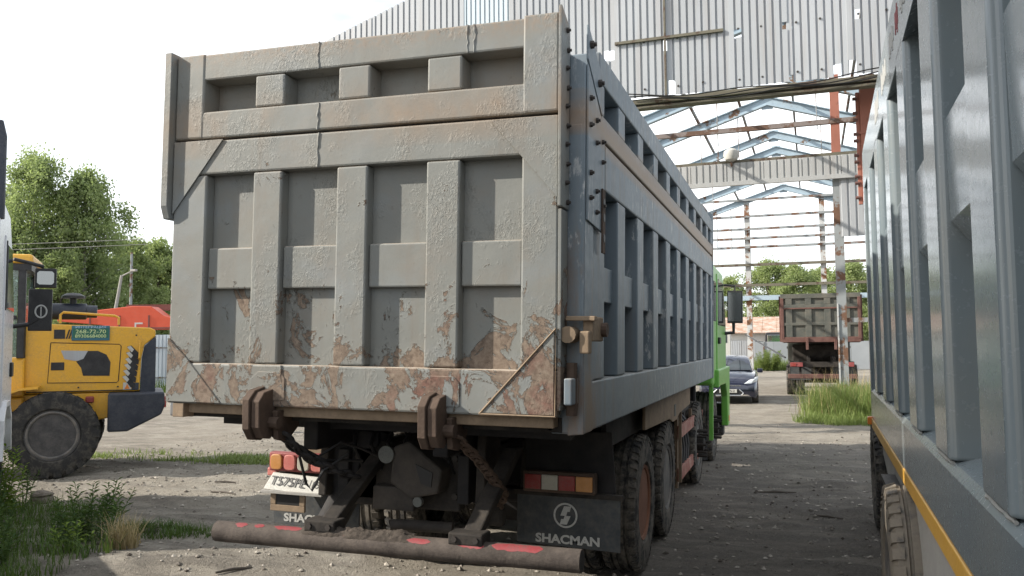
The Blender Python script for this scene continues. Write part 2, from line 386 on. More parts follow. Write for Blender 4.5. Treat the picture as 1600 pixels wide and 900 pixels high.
M['backrust'] = worn('red_brown_frame', (.125, .058, .048), .3, .8, (.11, .085, .07), .5, 4)
M['car'] = NB('dark_blue_car_paint').done((.008, .011, .034), .2, .3, None, .6, Coat_Weight=1., Coat_Roughness=.04)
M['carblack'] = flat('black_trim', (.015, .015, .017), .5)
M['headlamp'] = NB('headlamp_glass').done((.62, .66, .68), .12, .2, None, .7)
M['machred'] = worn('red_machine_paint', (.55, .075, .03), .1, .5, (.3, .1, .07), .35, 3)
M['machbrown'] = worn('red_brown_beam', (.17, .05, .04), .2, .7, (.12, .07, .06), .4, 3)
M['concrete'] = worn('grey_concrete', (.33, .32, .30), .15, .9, (.2, .19, .17), .4, 5)
M['rooftin'] = worn('rusty_tin_roof', (.34, .19, .12), .3, .75, (.48, .47, .45), .9, 2.2)
M['plaster'] = worn('white_plaster', (.62, .61, .58), .08, .85, (.45, .40, .35), .5, 1.5)
M['bark'] = worn('birch_bark', (.34, .33, .30), .3, .9, (.05, .045, .04), .8, 3)
M['barkd'] = worn('grey_bark', (.10, .085, .07), .3, .9, (.04, .035, .03), .6, 6)
M['leafA'] = mat_leaf('birch_leaves', (.24, .31, .135), (.40, .47, .23), (.22, .29, .135), .6)
M['leafB'] = mat_leaf('light_leaves', (.27, .34, .145), (.43, .49, .24), (.25, .32, .145), .6)
M['grass'] = mat_leaf('grass_blades', (.125, .185, .05), (.27, .325, .115), (.18, .23, .075), .4, .2)
M['grassdk'] = mat_leaf('lush_grass', (.045, .095, .022), (.105, .165, .035), None, .3, .2)
M['weed'] = mat_leaf('weed_leaves', (.045, .095, .03), (.10, .16, .045), None, .3, .2)
M['weedlt'] = mat_leaf('lime_weed_leaves', (.15, .24, .035), (.24, .33, .06), (.14, .22, .04), .35, .2)
M['straw'] = mat_leaf('dry_straw', (.34, .26, .14), (.48, .39, .23), (.38, .30, .17), .2, .1)
M['rock'] = worn('brown_stone', (.17, .145, .12), .35, .9, (.08, .065, .055), .5, 9, bump=.8)
_n = NB('mixed_pebble'); M['pebble'] = _n.done(_n.mix(_n.rnd(), (.12, .105, .09), (.38, .35, .305)), .95, 0, None, .15)
M['signgreen'] = flat('sign_green', (.015, .11, .07), .4); M['signtxt'] = flat('sign_text', (.62, .72, .36), .5); M['signblue'] = flat('sign_text_blue', (.42, .62, .75), .5)
M['signteal'] = flat('sign_teal_edge', (.03, .13, .18), .4)
M['orange'] = flat('orange_lamp', (.7, .2, .02), .4); M['cable'] = flat('black_cable', (.012, .011, .011), .5)
M['platetxt'] = flat('plate_black', (.06, .06, .065), .6)
M['seat'] = flat('dark_interior', (.03, .035, .035), .8)

# ------------------------------------------------------------------ ground
def axis(segs):
    out = []
    for a, b, st in segs: out += list(np.arange(a, b, st))
    return np.array(out+[segs[-1][1]])
def hgt(x, y):
    near = np.clip(1-np.hypot(x, y-6)/34, 0, 1)
    h = .055*vnoise(x*.35+9, y*.35+3, 1)+.035*vnoise(x*1.3, y*1.3+7, 2)+.036*vnoise(x*3.1+5, y*4.2, 3)+.026*vnoise(x*6.3, y*7.1, 4)+.020*vnoise(x*13+3, y*14, 6)
    rut = .05*vnoise(x*.25, y*2.6+.35*np.sin(x*.7), 5)
    for (y0, sl_) in ((5.4, .10), (7.3, .04), (3.9, .16), (1.9, .12)):
        d = (y-y0-sl_*(x-2)-.25*np.sin(x*.45+y0)); rut = rut-.035*np.exp(-(d/.16)**2)+.03*np.exp(-((np.abs(d)-.30)/.10)**2)*(1+.8*vnoise(x*6, y*6, 8))+.010*np.exp(-(d/.16)**2)*np.sign(np.sin(x*26+d*18))
    flat_ = 1-np.exp(-((np.clip(np.abs(x)-1.5, 0, 9))**2+(np.clip(np.abs(y-5)-6, 0, 9))**2)*2)*.75
    return (h+rut*flat_)*near
gx = axis([(-900, -80, 60), (-80, -16, 2), (-16, -9, .14), (-9, 6, .065), (6, 8, .2), (8, 40, 2), (40, 900, 60)])
gy = axis([(-300, -8, 20), (-8, -1, .5), (-1, 11, .065), (11, 20, .14), (20, 60, 1), (60, 200, 8), (200, 1800, 100)])
GX, GY = np.meshgrid(gx, gy, indexing='ij'); GZ = hgt(GX, GY)
nx, ny = len(gx), len(gy)
V = np.stack([GX, GY, GZ], -1).reshape(-1, 3)
i, j = np.meshgrid(np.arange(nx-1), np.arange(ny-1), indexing='ij'); q = (i*ny+j).ravel()
F = np.stack([q, q+ny, q+ny+1, q+1], -1)
me = bpy.data.meshes.new('ground'); me.from_pydata(V.tolist(), [], F.tolist()); me.materials.append(M['ground'])
me.polygons.foreach_set('use_smooth', [True]*len(me.polygons))
tag(link('ground', me), 'pale sandy dirt yard with darker trodden ruts', None, kind='structure')

def gz(x, y): return float(hgt(np.array([x]), np.array([y]))[0])

# scattered pebbles and clods: uncountable
def scatter_stones(name, n, region, smin, smax, mat, seed):
    r = np.random.default_rng(seed); mb = MB()
    for k in range(n):
        x = r.uniform(region[0], region[1]); y = r.uniform(region[2], region[3]); s = smin+(smax-smin)*r.random()**3
        z = gz(x, y)+s*.15; rot = Matrix.Rotation(r.uniform(0, 6.3), 3, 'Z'); o = len(mb.v)
        for p in ((1, 0, 0), (.3, .9, .1), (-.8, .5, 0), (-.7, -.6, .1), (.4, -.9, 0), (0, 0, .7), (.1, .05, -.5)):
            w = rot @ Vector((p[0]*r.uniform(.7, 1.3), p[1]*r.uniform(.5, 1.1), p[2]*r.uniform(.6, 1.2)))*s
            mb.v.append((x+w.x, y+w.y, z+w.z))
        for a in range(5):
            b = (a+1) % 5; mb.f += [[o+a, o+b, o+5], [o+b, o+a, o+6]]
    o = mb.build(name, mat); return o
st = scatter_stones('gravel', 11000, (-9, 4.5, -1, 13), .007, .034, M['pebble'], 5)
tag(st, 'small pale pebbles scattered over the dirt', 'gravel', kind='stuff')
st = scatter_stones('dirt_clods', 1300, (-9, 4.5, -1, 16), .006, .032, M['mud'], 6)
tag(st, 'dark clods and chips scattered over the dirt', 'dirt', kind='stuff')

# ------------------------------------------------------------------ hangar
HR = (0, 0, -.02)
hg = thing('hangar', 'open steel hangar frame with corrugated sheet gable and bare roof trusses', 'hangar', (0, 0, 0), HR)
XR, ZR, PT = 1.4, 9.86, .32
def roof(x, zr=ZR, p=PT): return zr-p*abs(x-XR)
def corr_sheet(x0, x1, zb, zt, y, pitch=.13, d=.036, holes=()):
    """one profiled sheet; zt(x) gives the top"""
    mb = MB(); x = x0
    prof = []
    while x < x1-1e-4:
        for f, dy in ((0, 0), (.20, 0), (.26, -d), (.94, -d)):
            xx = x+f*pitch
            if xx <= x1: prof.append((xx, dy))
        x += pitch
    prof.append((x1, prof[-1][1]))
    for (xa, ya), (xb, yb) in zip(prof, prof[1:]):
        if xb-xa < 1e-5: continue
        xc = (xa+xb)/2; iv = [(zb, None)]
        for (hx0, hx1, hz0, hz1) in holes:
            if hx0 < xc < hx1:
                iv = [(iv[0][0], hz0), (hz1, None)] if hz0 > iv[0][0] else [(hz1, None)]
        for (a, b) in iv:
            o = len(mb.v); ta = zt(xa) if b is None else b; tb = zt(xb) if b is None else b
            mb.v += [(xa, y+ya, a), (xb, y+yb, a), (xb, y+yb, tb), (xa, y+ya, ta)]; mb.f.append([o, o+1, o+2, o+3])
    return mb
def sheet(x0, x1, zb, zt, y, mat, parent, **k):
    mb = corr_sheet(x0, x1, zb, zt, y, **k); me = bpy.data.meshes.new('wall_sheet'); me.from_pydata(mb.v, [], mb.f); me.materials.append(mat)
    return link('wall_sheet', me, parent)
FY = 11.0
front_top = lambda x: min(10.95-.329*(x+5.1)*-1 if x < XR else 99, 8.97+.329*(x+5.1) if x < XR else 11.11-.329*(x-XR))
front_top = lambda x: (8.97+.329*(x+5.1)) if x < XR else (11.11-.329*(x-XR))
HOLES = [(.18, .37, 7.22, 7.42), (1.36, 1.49, 7.30, 7.45), (2.25, 2.39, 7.34, 7.47), (3.29, 3.46, 7.36, 7.53), (.2, .34, 6.4, 6.66),
         (-.93, -.78, 7.17, 7.36), (3.3, 3.44, 6.4, 6.66), (2.28, 2.37, 6.4, 6.52), (3.05, 3.14, 6.4, 6.62)]
xs = -9.0; k = 0
while xs < 9.2:
    w = .98 if k % 3 else 1.1
    mt = M['corrblue'] if -5.2 < xs+.5 < -3.0 and k % 2 else (M['corrold'] if xs > 3.6 else M['corr'])
    sheet(xs, xs+w+.05, 6.40+random.uniform(-.02, .02), front_top, FY+.012*(k % 2)+random.uniform(-.006, .006), mt, hg,
          pitch=.098 if mt is M['corrblue'] else .13, holes=[h for h in HOLES])
    if -1.2 < xs < 4.2:
        for zz in (6.55, 7.45, 8.35):
            for u in (.2, .6): MB().lathe([(-.012, .018), (0, .022)], (xs+u*w, FY-.037, zz+random.uniform(-.02, .02)), 'y', 6, False).build('fixing', M['bolt'], hg)
    xs += w; k += 1
MB().box(-9.2, 9.4, FY-.05, FY+.12, 6.27, 6.37).box(-9.2, 9.4, FY-.02, FY+.16, 6.19, 6.24).build('lintel', M['steeldark'], hg, .01)
B(-.75, 1.22, FY-.085, FY-.035, 7.435, 7.485).build('girt', M['steeldark'], hg, label='weathered greenish rail across the sheets')
B(.16, .195, FY-.075, FY-.034, 6.38, 9.2).build('mullion', M['steeldark'], hg, label='rusty upright strip on the sheet wall')
# cables sagging under the lintel
mb = MB()
for q in range(3):
    mb.tube([(-.5+4.4*t/14, FY-.12, 6.33+.05*q-.10*math.sin(math.pi*t/14)+.12*math.sin(t*.9+q)*.3) for t in range(15)], .012, 5)
mb.build('cable', M['cable'], hg)
def column(x, y, z1, mat, w=.2, z0=-.05, name='column'):
    f = .022
    MB().box(x-w/2, x+w/2, y-w/2, y-w/2+f, z0, z1).box(x-w/2, x+w/2, y+w/2-f, y+w/2, z0, z1).box(x-f/2, x+f/2, y-w/2+f, y+w/2-f, z0, z1).build(name, mat, hg)
for x in (-9.0, -4.9, 8.9): column(x, FY+.3, roof(x, 11.0, .329)-.1, M['steelgrey'], .24)
# roof trusses: sloped I-beams left and right of the ridge
def rafter_pair(y, half=9.0, h=.30, mat='steelblue'):
    for s in (-1, 1):
        mb = MB(); x1 = XR+s*half
        for (dz0, dz1, dy) in ((-h, -h+.03, .09), (-.03, 0., .09), (-h+.03, -.03, .012)):
            a, b = (XR+s*.01, ZR), (x1, roof(x1))
            mb.hexa([(a[0], y-dy, a[1]+dz0), (b[0], y-dy, b[1]+dz0), (b[0], y+dy, b[1]+dz0), (a[0], y+dy, a[1]+dz0),
                     (a[0], y-dy, a[1]+dz1), (b[0], y-dy, b[1]+dz1), (b[0], y+dy, b[1]+dz1), (a[0], y+dy, a[1]+dz1)])
        mb.build('rafter', M[mat], hg)
    B(XR-.18, XR+.18, y-.014, y+.014, ZR-h-.12, ZR+.02).build('ridge_plate', M[mat], hg)
for y in (13.2, 16.8, 20.9, 24.0, 28.7, 31.4, 36.0, 40.2): rafter_pair(y)
# purlins along the roof
for x in (-7.2, -5.6, -4.0, -2.4, -.8, .55, 2.2, 3.8, 5.4, 7.0):
    B(x-.035, x+.035, FY+.2, 40.2, roof(x)+.004, roof(x)+.10).build('purlin', M['steelgrey'], hg)
# hangers (thin rods under the roof)
for (x, y, l) in ((.1, 20.9, 1.5), (-.75, 24, 1.7), (-.2, 24, 1.8), (.45, 24.1, 1.6), (-.9, 28.7, 1.9), (2.85, 20.9, 1.2), (3.0, 24, 1.4), (-1.2, 40, 2.2), (-1.9, 40, 2.6)):
    MB().tube([(x, y, roof(x)-.3), (x+.02, y, roof(x)-.3-l)], .015, 5).build('hanger_rod', M['steelgrey'], hg)
# inner cross wall with the sheet band
BY = 20.0
B(-8.8, 3.9, BY-.06, BY+.06, 7.80, 7.93).build('girt', M['steelbrown'], hg)
B(-8.8, 3.9, BY-.06, BY+.06, 6.90, 7.0).build('girt', M['steeldark'], hg)
B(-8.8, 4.6, BY-.14, BY-.02, 6.27, 6.39).build('girt', M['corrold'], hg)
xs = -4.6; k = 0
while xs < 4.4:
    sheet(xs, xs+1.02, 6.36, (lambda x: 6.91), BY-.08+.008*(k % 2), M['corrold'], hg, pitch=.185, d=.03); xs += 1.0; k += 1
sheet(3.36, 4.5, 4.70, (lambda x: 6.30), BY-.02, M['corr'], hg, pitch=.2, d=.03)
column(3.32, BY+.12, 6.9, M['steelgrey'], .24)
B(3.20, 3.43, BY-.03, BY+.20, 6.93, 9.15).build('column', M['steelred'], hg)
column(-8.8, BY+.12, 7.9, M['steelblue'], .24); column(8.8, BY+.12, 7.4, M['steelblue'], .24)
B(3.44, 8.7, BY+.08, BY+.18, 2.40, 2.52).build('girt', M['steelgrey'], hg)
# flaking white strip down the column's face
B(3.20, 3.235, BY-.035, BY-.002, -.05, 2.9).build('angle_iron', M['beamwhite'], hg)
# far end wall: girts and posts only
for z in (9.15, 8.30, 7.65, 7.17, 6.72): B(-8.8, 8.8, 40.0, 40.12, z-.05, z+.06).build('girt', M['steelgrey'], hg)
for z in (5.82, 4.78): B(-8.8, 8.8, 40.0, 40.12, z-.06, z+.07).build('girt', M['steeldark'], hg)
B(-8.8, 8.8, 40.0, 40.12, 4.02, 4.26).build('girt', M['steelblue'], hg)
for x in (-.42, 3.18): column(x, 40.3, roof(x)-.2, M['beamwhite'], .26)
for x in (-7.8, 8.8): column(x, 40.3, roof(x)-.2, M['steelblue'], .26)
for y in (16.8, 24, 31.4, 36.0): column(8.9, y, roof(8.9)-.1, M['steelblue'], .24)
# lamp hanging on the band
fl = thing('flood_lamp', 'round white lamp fixed on top of the sheet band inside the hangar', 'lamp', (.564+.4, 19.85, 7.12))
MB().lathe([(-.17, .06), (-.12, .17), (0., .22), (.12, .20), (.19, .1), (.21, .02)], (0, 0, 0), 'z', 20, False).build('lamp_shade', M['white'], fl, smooth=True)
MB().tube([(0, 0, -.16), (0, .05, -.3)], .03, 8).build('bracket', M['steelgrey'], fl)
# bolted rusty post behind the right-hand truck
rp_ = thing('bolted_plate', 'red-brown rusty bolted steel plate hanging from the hangar lintel', 'steel plate', (3.77, 11.72, 0))
MB().box(-.06, .20, -.05, .07, 4.35, 6.62).box(-.13, -.06, -.01, .03, 4.3, 6.32).build('post', M['steelred'], rp_, .01)
B(-.075, .215, -.065, .085, 5.55, 5.60).build('band', M['steelred'], rp_, .005)
for k in range(10):
    z = 6.2-.19*k-(.07 if k % 2 else 0)
    MB().lathe([(-.045, .032), (.03, .032)], (-.135, -.02, z), 'x', 6, False).build('bolt', M['backrust'], rp_)

# invented tower, out of view, added only to keep sun off the grey truck
stn = thing('added_shade_tower', 'tall narrow corrugated sun blocker added out of view left behind the camera', 'sun blocker', (-6.0, -3.18, 0), (0, 0, math.radians(23)))
B(-3.4, 0, -4.3, 0, -.05, 9.3).build('wall', M['corr'], stn)
MB().prism([(-3.6, 9.3), (.2, 9.3), (-1.7, 10.0)], 'y', -4.5, .0).build('roof', M['steelgrey'], stn)
B(.0, .05, -3., -1.2, 0, 2.4).build('door', M['steelblue'], stn)

# ------------------------------------------------------------------ wheels
def tyre_mb(R, w, rim, lug=44, lugd=.010, n=56, li=.62, lo_=.90):
    """axis x, centred on the origin"""
    h = w/2
    prof = [(-h*.78, rim), (-h*.98, rim+.06*R), (-h, R*.80), (-h*.93, R*.93), (-h*.80, R*.975), (-h*.5, R*.985),
            (-h*.47, R*.955), (-h*.40, R*.955), (-h*.37, R*.99), (-.02, R*.99), (-.017, R*.962), (.017, R*.962), (.02, R*.99), (h*.37, R*.99), (h*.40, R*.955), (h*.47, R*.955),
            (h*.5, R*.985), (h*.80, R*.975), (h*.93, R*.93), (h, R*.80), (h*.98, rim+.06*R), (h*.78, rim)]
    mb = MB().lathe(prof, (0, 0, 0), 'x', n, False); mb.f = mb.f[:-2]
    for s in (-1, 1):
        for k in range(lug):
            a = 2*math.pi*(k+(.5 if s > 0 else 0))/lug; da = math.pi/lug*.62; P = []
            for (xx, rr) in ((h*li, R*.955), (h*1.005, R*lo_)):
                for t in (-da, da): P.append((s*xx, rr*math.cos(a+t), rr*math.sin(a+t)))
            for (xx, rr) in ((h*li, R+lugd*.2), (h*.96, R*.965+lugd*.4)):
                for t in (-da, da): P.append((s*xx, rr*math.cos(a+t), rr*math.sin(a+t)))
            mb.hexa([P[0], P[1], P[3], P[2], P[4], P[5], P[7], P[6]])
    return mb
def rim_mb(w, rim, side, hub=.16, studs=10):
    h = w/2*side; mb = MB()
    mb.lathe([(h*.80, rim*1.03), (h*.92, rim*1.02), (h*.86, rim*.93), (h*.25, rim*.84), (h*.05, rim*.62), (h*.22, hub*1.25), (h*.55, hub), (h*.80, hub*.9), (h*.82, .01)], (0, 0, 0), 'x', 40, False)
    for k in range(studs):
        a = 2*math.pi*k/studs
        mb.tube([(h*.1, rim*.56*math.cos(a), rim*.56*math.sin(a)), (h*.42, rim*.56*math.cos(a), rim*.56*math.sin(a))], .016, 6)
    return mb
WM = {}
def wheel(parent, c, R, w, rim, side, tm, rm, key, name='wheel', label=None):
    if key not in WM: WM[key] = (tyre_mb(R, w, rim, 40 if tm == 'tyremud' else 44).mesh('tyre', M[tm], True), rim_mb(w, rim, side).mesh('rim', M[rm], True))
    t = link(name, WM[key][0], parent); t.location = c; t.rotation_euler = (random.uniform(0, 6), 0, 0)
    r = link('rim', WM[key][1], t)
    if label: t['label'] = label
    return t

# ------------------------------------------------------------------ main dump truck (local z: ground is -0.25)
TRL = .0205
dt = thing('dump_truck', 'big grey dump truck with rusty ribbed tailgate and green cab in the centre', 'truck', (0, 0, .25), (0, TRL, 0))
GM = M['gate']
gate = B(-1.245, 1.245, .085, .115, 1.27, 2.888).build('tailgate', GM, dt, .004)
def gp(name, *a, bev=.012, mat=None, label=None): return B(*a).build(name, mat or GM, gate, bev, label=label)
RB = ((-.668, -.468), (-.094, .107), (.478, .682)); 
# lower board
gp('bottom_rail', -1.25, 1.25, .0, .09, 1.26, 1.508)
gp('top_rail', -1.25, 1.25, .002, .09, 2.672, 2.882)
gp('stile', -1.25, -1.005, .003, .09, 1.511, 2.669); gp('stile', 1.043, 1.25, .003, .09, 1.511, 2.669)
for a, b in RB: gp('rib', a, b, .004, .09, 1.511, 2.669)
cols = [(-1.003, RB[0][0]-.002), (RB[0][1]+.002, RB[1][0]-.002), (RB[1][1]+.002, RB[2][0]-.002), (RB[2][1]+.002, 1.041)]
for a, b in cols: gp('cross_bar', a, b, .038, .09, 1.962, 2.215, bev=.010)
def tri(pts, t=.009):
    MB().prism(pts, 'y', -t, .0025).build('corner_gusset', GM, gate, .002)
tri([(-1.248, 2.884), (-.885, 2.884), (-1.248, 2.43)]); tri([(1.248, 2.875), (.86, 2.875), (1.248, 2.43)])
tri([(-1.248, 1.27), (-.85, 1.27), (-1.10, 1.53), (-1.248, 1.66)]); tri([(1.235, 1.275), (.83, 1.275), (1.235, 1.72)])
# weld bead round the lower right gusset
MB().tube([(.82, -.009, 1.268), (1.244, -.009, 1.268), (1.244, -.009, 1.73), (.82, -.009, 1.268)], .007, 6).build('weld_bead', M['rustpale'], gate)
# upper board
up_ = B(-1.245, 1.245, .15, .18, 2.905, 3.42).build('upper_tailgate', GM, dt, .004)
def ug(name, *a, bev=.012): return B(*a).build(name, GM, up_, bev)
ug('bottom_rail', -1.25, 1.25, .0, .155, 2.898, 3.066); ug('top_rail', -1.25, 1.25, .002, .155, 3.266, 3.432)
ug('stile', -1.25, -1.042, -.004, .153, 2.900, 3.436); ug('stile', 1.047, 1.25, -.005, .153, 2.900, 3.445)
for a, b in RB: ug('rib', a-.003, b+.003, .004, .155, 3.069, 3.263)
# splice welds on the rails
for (x, z0, z1, y) in ((-.235, 3.27, 3.43, .002), (-.225, 2.90, 3.06, .0), (-.22, 2.675, 2.88, .002), (.72, 3.27, 3.43, .002), (.76, 3.27, 3.43, .002), (-.43, 1.265, 1.505, .0)):
    pts = [(x+random.uniform(-.006, .006), y-.001, z0+(z1-z0)*k/8) for k in range(9)]
    MB().tube(pts, [random.uniform(.003, .008) for _ in pts], 6).build('weld_bead', GM, gate if z1 < 2.9 else up_)
# side flanges of the tailgate
MB().prism([(-.05, 3.45), (.10, 3.45), (.10, 2.40), (-.02, 2.40), (-.05, 2.48)], 'x', -1.305, -1.256).build('flange', GM, dt, .004)
MB().prism([(-.035, 3.47), (.135, 3.40), (.135, 2.38), (-.035, 2.38)], 'x', 1.256, 1.275).build('flange', GM, dt, .004)
bolt = MB().lathe([(0, .019), (.018, .018), (.018, .010), (.03, .010)], (0, 0, 0), 'x', 6, False).mesh('bolt', M['bolt'])
def put_bolt(parent, x, y, z, s=1.):
    o = link('bolt', bolt, parent); o.location = (x, y, z); o.scale = (s, s, s); o.rotation_euler = (random.uniform(0, 1), 0, 0)
for k in range(10): put_bolt(dt, 1.274, .065+.02*(k % 2), 3.36-.105*k, .8)
# tailgate edge return
MB().box(1.2515, 1.27, .0, .13, 1.30, 2.37).build('edge_plate', GM, dt, .003)
# hooks at the foot of the tailgate
def hook(x):
    hp = MB().prism([(-.10, 1.36), (.03, 1.385), (.05, 1.32), (.05, 1.13), (-.02, 1.065), (-.10, 1.075), (-.15, 1.14), (-.155, 1.31)], 'x', x-.055, x-.008)
    hp.add(MB().prism([(-.09, 1.35), (.02, 1.37), (.04, 1.12), (-.02, 1.075), (-.09, 1.085), (-.135, 1.15), (-.14, 1.30)], 'x', x-.003, x+.05))
    h = hp.build('tailgate_hook', M['rustiron'], dt, .005)
    MB().tube([(x-.07, -.02, 1.17), (x+.11, -.02, 1.17)], .035, 10).build('pin', M['rustiron'], h)
    MB().prism([(-.02, 1.24), (.22, 1.24), (.22, 1.13), (.10, 1.05), (.0, 1.07)], 'x', x+.055, x+.09).build('lug_plate', M['rustiron'], h, .006)
    MB().prism([(x-.11, 1.30), (x-.11, 1.42), (x-.06, 1.465), (x+.09, 1.465), (x+.125, 1.43), (x+.125, 1.30)], 'y', -.006, .002).build('back_plate', GM, h, .002)
hook(-.53); hook(.575)
# box sides
def box_side(sx):
    def X(a, b): return (a, b) if sx > 0 else (-b, -a)
    sd = MB().box(*X(1.165, 1.185), .14, 7.86, 1.18, 3.36).build('box_side', M['side'], dt)
    def sp(name, a, b, *r, bev=.010, mat='side'): return B(*X(a, b), *r).build(name, M[mat], sd, bev)
    sp('bottom_rail', 1.175, 1.350, .15, 7.88, 1.163, 1.44); sp('middle_rail', 1.175, 1.350, .722, 7.88, 2.585, 2.868)
    sp('upper_rail', 1.175, 1.352, .60, 7.88, 2.886, 3.03); sp('top_rail', 1.175, 1.352, .56, 7.90, 3.222, 3.40)
    sp('stile', 1.175, 1.348, .145, .718, 1.443, 3.02 if sx < 0 else 2.862)
    sp('stile', 1.175, 1.349, 7.72, 7.885, 1.443, 2.582); sp('stile', 1.175, 1.349, 7.72, 7.885, 3.033, 3.219); sp('stile', 1.175, 1.349, .60, .70, 3.033, 3.219)
    for k in range(9):
        y = 1.13+.745*k; sp('rib', 1.175, 1.347, y, y+.26, 1.443, 2.582); sp('rib', 1.175, 1.347, y+.02, y+.24, 3.033, 3.219, bev=.006)
    ys = [.718]+[1.13+.745*k+.26 for k in range(9)]; ye = [1.13+.745*k for k in range(9)]+[7.72]
    for a, b in zip(ys, ye): sp('cross_bar', 1.175, 1.312, a+.001, b-.001, 1.91, 2.13, bev=.006)
    return sd
sdR = box_side(1); sdL = box_side(-1)
B(-1.25, 1.25, 7.82, 7.90, 1.17, 3.55).build('box_front', M['side'], dt, .01)
B(-1.24, 1.24, .14, 7.82, 1.17, 1.25).build('box_floor', M['under2'], dt)
MB().box(1.24, 1.36, 7.89, 7.97, 1.16, 3.50).build('front_post', M['side'], dt, .008)
# right rear corner: post, bolted plates, perforated strip, latch, lower hinge
pr_ = MB().prism([(1.27, 3.26), (1.27, 1.155), (1.36, 1.165), (1.36, 3.20)], 'y', .148, .36).build('corner_post', M['side'], dt, .006)
MB().prism([(.17, 3.20), (.17, 2.33), (.60, 2.30), (.60, 2.92)], 'x', 1.361, 1.373).build('bolted_plate', M['side'], pr_, .003)
MB().prism([(.19, 3.43), (.19, 3.235), (.55, 3.00), (.55, 3.24)], 'x', 1.355, 1.368).build('bolted_plate', M['side'], pr_, .003)
for (y, z) in ((.22, 3.02), (.22, 2.87), (.22, 2.60), (.22, 2.46), (.37, 2.93), (.37, 2.80), (.37, 2.52), (.37, 2.40), (.53, 2.84), (.53, 2.72), (.53, 2.46)): put_bolt(pr_, 1.372, y, z, .85)
for (y, z) in ((.24, 3.33), (.45, 3.17)): put_bolt(pr_, 1.367, y, z, 1.2)
mb = MB().box(1.374, 1.384, .50, .575, 2.18, 2.56)
pf = mb.build('perforated_strip', M['rustiron'], pr_, .003)
for z in (2.27, 2.39, 2.48): MB().lathe([(0, .026), (.004, .026)], (1.3825, .537, z), 'x', 14, False).build('hole', M['cable'], pf)
la = MB().box(1.365, 1.42, .10, .36, 1.665, 1.80).build('latch', M['rustpale'], dt, .008)
MB().tube([(1.30, .02, 1.70), (1.30, .22, 1.70)], .045, 14).build('latch_pin', M['rustpale'], la, smooth=True)
B(1.28, 1.44, .06, .12, 1.775, 1.80).build('latch_cap', M['rustpale'], la, .004)
B(1.36, 1.415, .04, .10, 1.60, 1.72).build('latch_hook', M['rustpale'], la, .008)
MB().lathe([(0, .04), (.03, .04)], (1.42, .33, 1.73), 'x', 12, False).build('pivot', M['rustiron'], la)
B(1.29, 1.335, -.01, .14, 1.33, 1.47).build('hinge_block', M['side'], dt, .008)
MB().tube([(1.31, .08, 1.27), (1.31, .08, 1.55)], .03, 10).build('hinge_pin', M['rustiron'], dt)
# rust lip under the tailgate
B(-1.20, 1.22, .05, .20, 1.20, 1.262).build('sill', M['rustpale'], dt, .006)
B(-1.20, -1.12, -.0, .10, 1.175, 1.26).build('sill_bracket', M['rustpale'], dt, .004)
# hydraulic / sub-frame beneath the box
for s in (-1, 1):
    B(s*.44-.05, s*.44+.05, .35, 7.6, .97, 1.16).build('box_beam', M['under'], dt, .01)
    B(s*.43-.04, s*.43+.04, .75, 10.7, .62, .93).build('chassis_rail', M['under'], dt, .01)
    # hinge bracket between chassis and box
    MB().prism([(.70, .62), (1.15, .62), (.98, 1.10), (.74, 1.10)], 'x', s*.56-.03, s*.56+.03).build('pivot_bracket', M['under2'], dt, .01)
for k in range(10): B(-1.2, 1.2, .5+.75*k, .58+.75*k, 1.09, 1.168).build('cross_bearer', M['under'], dt)
B(-.39, .39, .80, .92, .56, .95).build('end_crossmember', M['under2'], dt, .015)
B(-.95, .95, 1.55, 1.7, .50, .60).build('spring_bridge', M['under'], dt, .02)
# tow jaw
tj = MB().prism([(.0, .98), (.11, 1.02), (.34, .85), (.31, .70), (.13, .66), (-.02, .75)], 'y', .62, .80).build('tow_jaw', M['jaw'], dt, .015)
MB().prism([(.16, .88), (.28, .83), (.27, .74), (.20, .76)], 'y', .612, .623).build('jaw_mouth', M['cable'], tj)
MB().lathe([(0, .055), (.015, .055), (.02, .04)], (-.04, .60, .93), 'y', 18, False).build('end_cap', M['cap'], tj, smooth=True)
B(-.16, .13, .66, .78, .57, .72).build('bracket_box', M['jaw'], dt, .01)
MB().tube([(.02, .56, .50), (.10, .60, .50), (.40, .66, .49)], .035, 14).build('cross_tube', M['jaw'], dt, smooth=True)
MB().lathe([(0, .03), (.012, .03)], (.015, .60, .50), 'x', 14, False).build('end_cap', M['cap'], dt)
MB().lathe([(0, .032), (.03, .032)], (.17, .63, .64), 'y', 12, False).build('pin_cap', M['cap'], dt)
B(-.6, -.2, .80, .90, .60, 1.05).build('gusset_plate', M['under'], dt, .01)
for k in range(6): MB().tube([(-.35+.13*k, .78, 1.05), (-.33+.12*k, .72, .95+.02*k), (-.30+.13*k, .80, .80)], .012, 6).build('air_hose', M['cable'], dt)
for (x, z) in ((-.34, .88), (-.2, .9), (.36, .9), (.36, .66), (-.34, .66)): MB().lathe([(-.02, .022), (0, .022)], (x, .80, z), 'y', 6, False).build('bolt', M['jaw'], dt)
# axles
for y in (2.85, 4.22):
    MB().tube([(-1.0, y, .31), (-.25, y, .31), (-.18, y, .31), (.18, y, .31), (.25, y, .31), (1.0, y, .31)], [.09, .1, .22, .22, .1, .09], 16).build('axle', M['under'], dt, smooth=True)
    for s in (-1, 1):
        MB().box(s*.52-.05, s*.52+.05, y-.7, y+.7, .47, .60).build('leaf_spring', M['under'], dt)
for y in (7.35, 9.65): MB().tube([(-1.0, y, .30), (1.0, y, .30)], .07, 10).build('axle', M['under'], dt)
